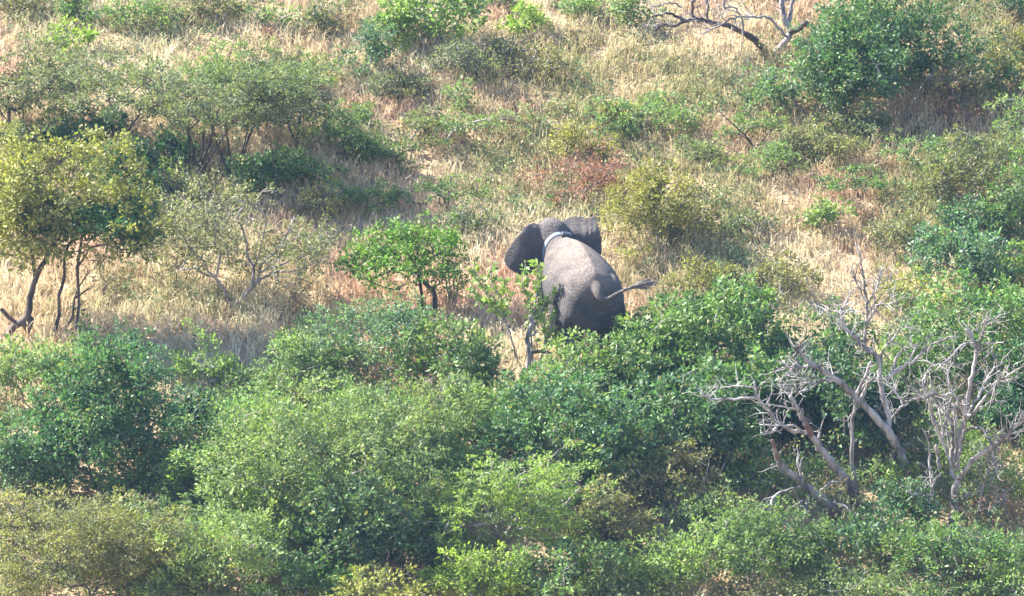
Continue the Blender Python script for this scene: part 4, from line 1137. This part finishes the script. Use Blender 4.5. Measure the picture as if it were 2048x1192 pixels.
# dead trees
dead_tree('dead_tree', 1806, 968, [
    ([(1803, 968), (1808, 924), (1791, 889), (1776, 864), (1751, 834), (1720, 803), (1695, 778), (1670, 758), (1640, 738), (1615, 720), (1595, 703), (1590, 693)], 21, 5, 0, -.8, 'trunk'),
    ([(1784, 958), (1783, 924), (1792, 888)], 11, 10, -.15, 0, 'trunk'),
    ([(1632, 732), (1612, 733), (1595, 735), (1564, 735)], 8, 3, -.65, -.9, 'branch'),
    ([(1602, 735), (1588, 715), (1596, 700)], 5, 3, -.8, -.7, 'branch'), ([(1590, 735), (1575, 745), (1562, 760), (1556, 775)], 4, 2, -.9, -1, 'branch'),
    ([(1776, 855), (1778, 829), (1766, 793), (1761, 758), (1756, 718), (1730, 693), (1700, 667), (1685, 642), (1683, 622), (1695, 602)], 13, 5, -.1, .5, 'branch'),
    ([(1728, 690), (1730, 665), (1735, 647), (1751, 617), (1761, 607)], 7, 4, .2, .1, 'branch'), ([(1683, 628), (1670, 622), (1650, 624), (1634, 632)], 4, 2, .4, .7, 'branch'), ([(1684, 625), (1705, 620), (1720, 625)], 4, 2, .4, .1, 'branch'), ([(1690, 605), (1698, 592), (1705, 580)], 3, 2, .4, .4, 'branch'),
    ([(1751, 612), (1775, 607), (1795, 606)], 4, 2, .1, -.2, 'branch'), ([(1742, 632), (1750, 590), (1752, 570)], 3, 2, .1, .4, 'branch'),
    ([(1775, 758), (1801, 738), (1831, 718), (1851, 700), (1881, 683), (1917, 675)], 9, 3, .1, -.4, 'branch'), ([(1779, 752), (1796, 708), (1821, 693), (1824, 684)], 6, 3, .1, .4, 'branch'), ([(1760, 735), (1768, 700), (1782, 680)], 4, 2, .2, .3, 'branch'), ([(1760, 715), (1775, 690), (1800, 660), (1815, 648)], 4, 2, .2, -.1, 'branch'), ([(1812, 731), (1830, 700), (1837, 690)], 4, 2, 0, .2, 'branch'),
    ([(1668, 760), (1650, 760), (1615, 766), (1559, 771)], 7, 3, -.5, -.9, 'branch'), ([(1640, 762), (1620, 778), (1590, 786), (1549, 788), (1534, 803)], 5, 2, -.6, -1.1, 'branch'), ([(1606, 768), (1595, 755), (1590, 748)], 3, 2, -.7, -.6, 'branch'),
    ([(1784, 838), (1770, 830), (1755, 822)], 5, 3, 0, .2, 'branch'), ([(1722, 803), (1735, 770), (1740, 757)], 8, 4, -.3, -.2, 'branch')],
    'tall pale dead tree with forked trunk and branching crown', twigs=273, seed=21, twig_len=.5)
dead_tree('dead_pole', 1720, 1005, [
    ([(1722, 1008), (1710, 964), (1705, 919), (1703, 874), (1706, 829), (1715, 788), (1730, 753), (1743, 723)], 10, 5, 0, .3, 'trunk'), ([(1703, 862), (1697, 845), (1696, 838)], 5, 3, .1, 0, 'branch'), ([(1713, 795), (1728, 770), (1742, 757)], 5, 3, .2, .5, 'branch')],
    'thin upright dead pole in front of the tall dead tree', twigs=14, seed=22, twig_len=.3)
dead_tree('leaning_dead_trunk', 1712, 1002, [
    ([(1714, 1010), (1695, 964), (1670, 934), (1650, 909), (1632, 884), (1620, 864), (1605, 834), (1590, 808), (1580, 792)], 21, 8, -.2, -.8, 'trunk', M_DEADRED),
    ([(1622, 868), (1610, 866), (1580, 859), (1554, 844), (1539, 823), (1514, 793), (1509, 763)], 11, 5, -.5, -.9, 'branch'), ([(1514, 797), (1469, 798), (1423, 798), (1403, 788)], 6, 3, -.9, -1.2, 'branch'), ([(1512, 780), (1504, 776), (1469, 773), (1439, 776), (1430, 770)], 5, 2, -.9, -.7, 'branch'),
    ([(1556, 848), (1550, 858), (1539, 866), (1522, 866)], 7, 4, -.7, -1.0, 'branch'), ([(1600, 858), (1580, 850), (1565, 853), (1520, 850)], 5, 3, -.6, -.9, 'branch'), ([(1592, 818), (1575, 815), (1546, 810)], 5, 2, -.7, -.9, 'branch'), ([(1638, 875), (1640, 862), (1641, 856)], 6, 3, -.4, -.4, 'branch'), ([(1690, 968), (1683, 985), (1680, 1000)], 4, 3, -.2, -.4, 'branch')],
    'leaning dead trunk with peeling red bark and a long left arm', M_DEAD, twigs=78, seed=23, twig_len=.4)
dead_tree('fallen_dead_limb', 1668, 1032, [
    ([(1674, 1034), (1650, 1005), (1620, 980), (1590, 954), (1569, 939), (1554, 909), (1544, 880)], 24, 7, -.1, -.5, 'trunk', M_DEADRED), ([(1605, 964), (1597, 929), (1595, 897)], 6, 3, -.3, -.2, 'branch'),
    ([(1600, 974), (1564, 985), (1544, 1002), (1539, 1034)], 7, 4, -.3, -.7, 'branch'), ([(1545, 1002), (1528, 1020), (1520, 1028)], 5, 3, -.6, -.8, 'branch'), ([(1622, 985), (1612, 1015), (1607, 1042)], 8, 5, -.2, -.6, 'branch'), ([(1620, 1000), (1600, 1005), (1585, 1015)], 6, 4, -.3, -.7, 'branch'),
    ([(1632, 990), (1660, 967), (1683, 964)], 6, 5, -.1, .1, 'branch'), ([(1660, 1005), (1690, 1012), (1702, 1034)], 6, 3, -.1, -.4, 'branch'), ([(1568, 938), (1555, 934), (1542, 932)], 5, 3, -.3, -.5, 'branch')],
    'thick dead limb resting low on the green growth', M_DEAD, twigs=40, seed=24, twig_len=.3)
dead_tree('dead_tree', 1905, 1055, [
    ([(1902, 1056), (1909, 1026), (1909, 1000), (1913, 970), (1915, 955)], 17, 13, 0, 0, 'trunk', M_DEADRED),
    ([(1915, 960), (1906, 948), (1902, 924), (1905, 895), (1904, 874), (1902, 843), (1896, 823), (1904, 794), (1898, 767), (1894, 730)], 11, 3, 0, .3, 'branch'),
    ([(1915, 958), (1928, 943), (1946, 919), (1968, 906), (1989, 891), (2011, 874), (2026, 856), (2048, 839), (2080, 815)], 12, 6, 0, -.6, 'branch', M_GREYBARK),
    ([(1915, 940), (1917, 900), (1922, 865), (1931, 832), (1934, 803), (1940, 765), (1946, 740), (1952, 713), (1952, 693), (1940, 670), (1931, 660)], 10, 6, .1, .2, 'branch'),
    ([(1952, 696), (1961, 674), (1968, 660)], 6, 3, .2, 0, 'branch'), ([(1944, 676), (1945, 662), (1954, 657), (1973, 641), (1990, 637), (2012, 633)], 4, 2, .2, .5, 'branch'), ([(1953, 690), (1985, 686), (2010, 683)], 4, 2, .2, -.2, 'branch'),
    ([(1950, 688), (1923, 690), (1904, 711), (1884, 728), (1871, 742)], 5, 3, .2, -.4, 'branch'),
    ([(1926, 845), (1934, 832), (1948, 827), (1963, 803), (1985, 778), (1994, 763), (2017, 751), (2048, 730), (2070, 715)], 8, 4, 0, -.7, 'branch'), ([(1990, 768), (2012, 762), (2035, 757)], 5, 2, -.4, -.2, 'branch'),
    ([(1936, 835), (1944, 813), (1961, 788), (1969, 765), (1983, 742), (2008, 724)], 7, 3, 0, .5, 'branch'), ([(1950, 822), (1959, 815), (1983, 803), (2000, 784)], 5, 2, -.1, -.3, 'branch'),
    ([(1895, 905), (1875, 860), (1863, 825), (1857, 798), (1851, 784), (1840, 769), (1828, 753)], 8, 4, 0, -.4, 'branch'),
    ([(1916, 800), (1904, 788), (1888, 792), (1869, 789), (1834, 798), (1809, 809), (1784, 836)], 7, 4, 0, -.6, 'branch'), ([(1806, 808), (1795, 790), (1782, 772)], 4, 2, -.5, -.3, 'branch'),
    ([(1920, 868), (1941, 856), (1961, 858), (1974, 871), (1983, 893), (1987, 917), (1996, 952)], 7, 4, .1, -.4, 'branch'),
    ([(1903, 930), (1888, 890), (1884, 850), (1878, 815)], 7, 4, 0, .2, 'branch'), ([(1908, 930), (1897, 880), (1892, 840), (1886, 805)], 7, 3, .1, .4, 'branch'), ([(1912, 930), (1913, 880), (1910, 840), (1916, 800)], 7, 3, 0, -.3, 'branch'), ([(1914, 930), (1926, 880), (1930, 845), (1926, 800)], 6, 3, -.1, -.2, 'branch'), ([(1880, 938), (1876, 915), (1872, 890)], 9, 6, .1, .1, 'branch')],
    'many stemmed pale dead tree at the right edge', twigs=309, seed=25, twig_len=.5)
dead_tree('dead_sapling', 1850, 1085, [
    ([(1848, 1090), (1854, 1048), (1850, 1015), (1845, 983), (1848, 961)], 6, 3, 0, 0, 'trunk'), ([(1855, 1050), (1858, 1015), (1863, 983), (1867, 961), (1861, 939), (1834, 926)], 5, 3, 0, -.2, 'branch'), ([(1866, 985), (1858, 920), (1858, 887), (1850, 862)], 5, 3, 0, .2, 'branch'), ([(1867, 991), (1834, 989), (1813, 983)], 6, 4, -.1, -.4, 'branch')],
    'thin dead sapling with a sideways stick left of the right dead tree', twigs=31, seed=26, twig_len=.3)
dead_tree('dead_sapling', 1955, 1045, [
    ([(1954, 1045), (1963, 996), (1965, 965), (1952, 939)], 7, 4, 0, 0, 'trunk'), ([(1966, 966), (1975, 945), (1983, 925)], 6, 3, 0, -.2, 'branch'), ([(1962, 975), (1940, 985), (1920, 995)], 4, 2, 0, -.3, 'branch'), ([(1955, 1030), (1940, 1022), (1925, 1030), (1895, 1058)], 4, 3, 0, -.4, 'branch'), ([(1956, 1022), (1975, 1018), (1990, 1020)], 4, 2, 0, -.3, 'branch'), ([(2012, 1030), (2010, 1000), (2006, 980)], 6, 3, .2, .1, 'branch')],
    'forked dead sapling right of the many stemmed dead tree foot', twigs=52, seed=27, twig_len=.4)
dead_tree('dead_branch', 1148, 790, [([(1140, 795), (1155, 760), (1168, 735), (1173, 705)], 5, 3, 0, 0, 'trunk'), ([(1160, 750), (1172, 742)], 3, 2, 0, .1, 'branch')], 'single pale dead branch rising from the green bush below the elephant', cat='branch', twigs=4, seed=28, twig_len=.2)

# ------------------------------------------------------------------ thin air between the camera and the slope
def build_haze():
    lo = np.array([-1510.0, -1510.0, LOWEST - 1.0]); hi = np.array([1510.0, 1510.0, HIGHEST + 4.0])
    c = [(x, y, z) for x in (lo[0], hi[0]) for y in (lo[1], hi[1]) for z in (lo[2], hi[2])]
    q = [(0, 1, 3, 2), (4, 6, 7, 5), (0, 4, 5, 1), (2, 3, 7, 6), (0, 2, 6, 4), (1, 5, 7, 3)]
    me = bpy.data.meshes.new('haze'); me.from_pydata(c, [], q); me.update()
    m, N, L = new_mat('haze_air')
    out = N.new('ShaderNodeOutputMaterial'); v = N.new('ShaderNodeVolumePrincipled')
    v.inputs['Color'].default_value = (0.38, 0.62, 1.0, 1)
    v.inputs['Density'].default_value = 0.00014
    L.new(v.outputs[0], out.inputs['Volume'])
    o = link('haze', me, m); o['kind'] = 'stuff'; o['label'] = 'thin pale haze over the valley'
build_haze()
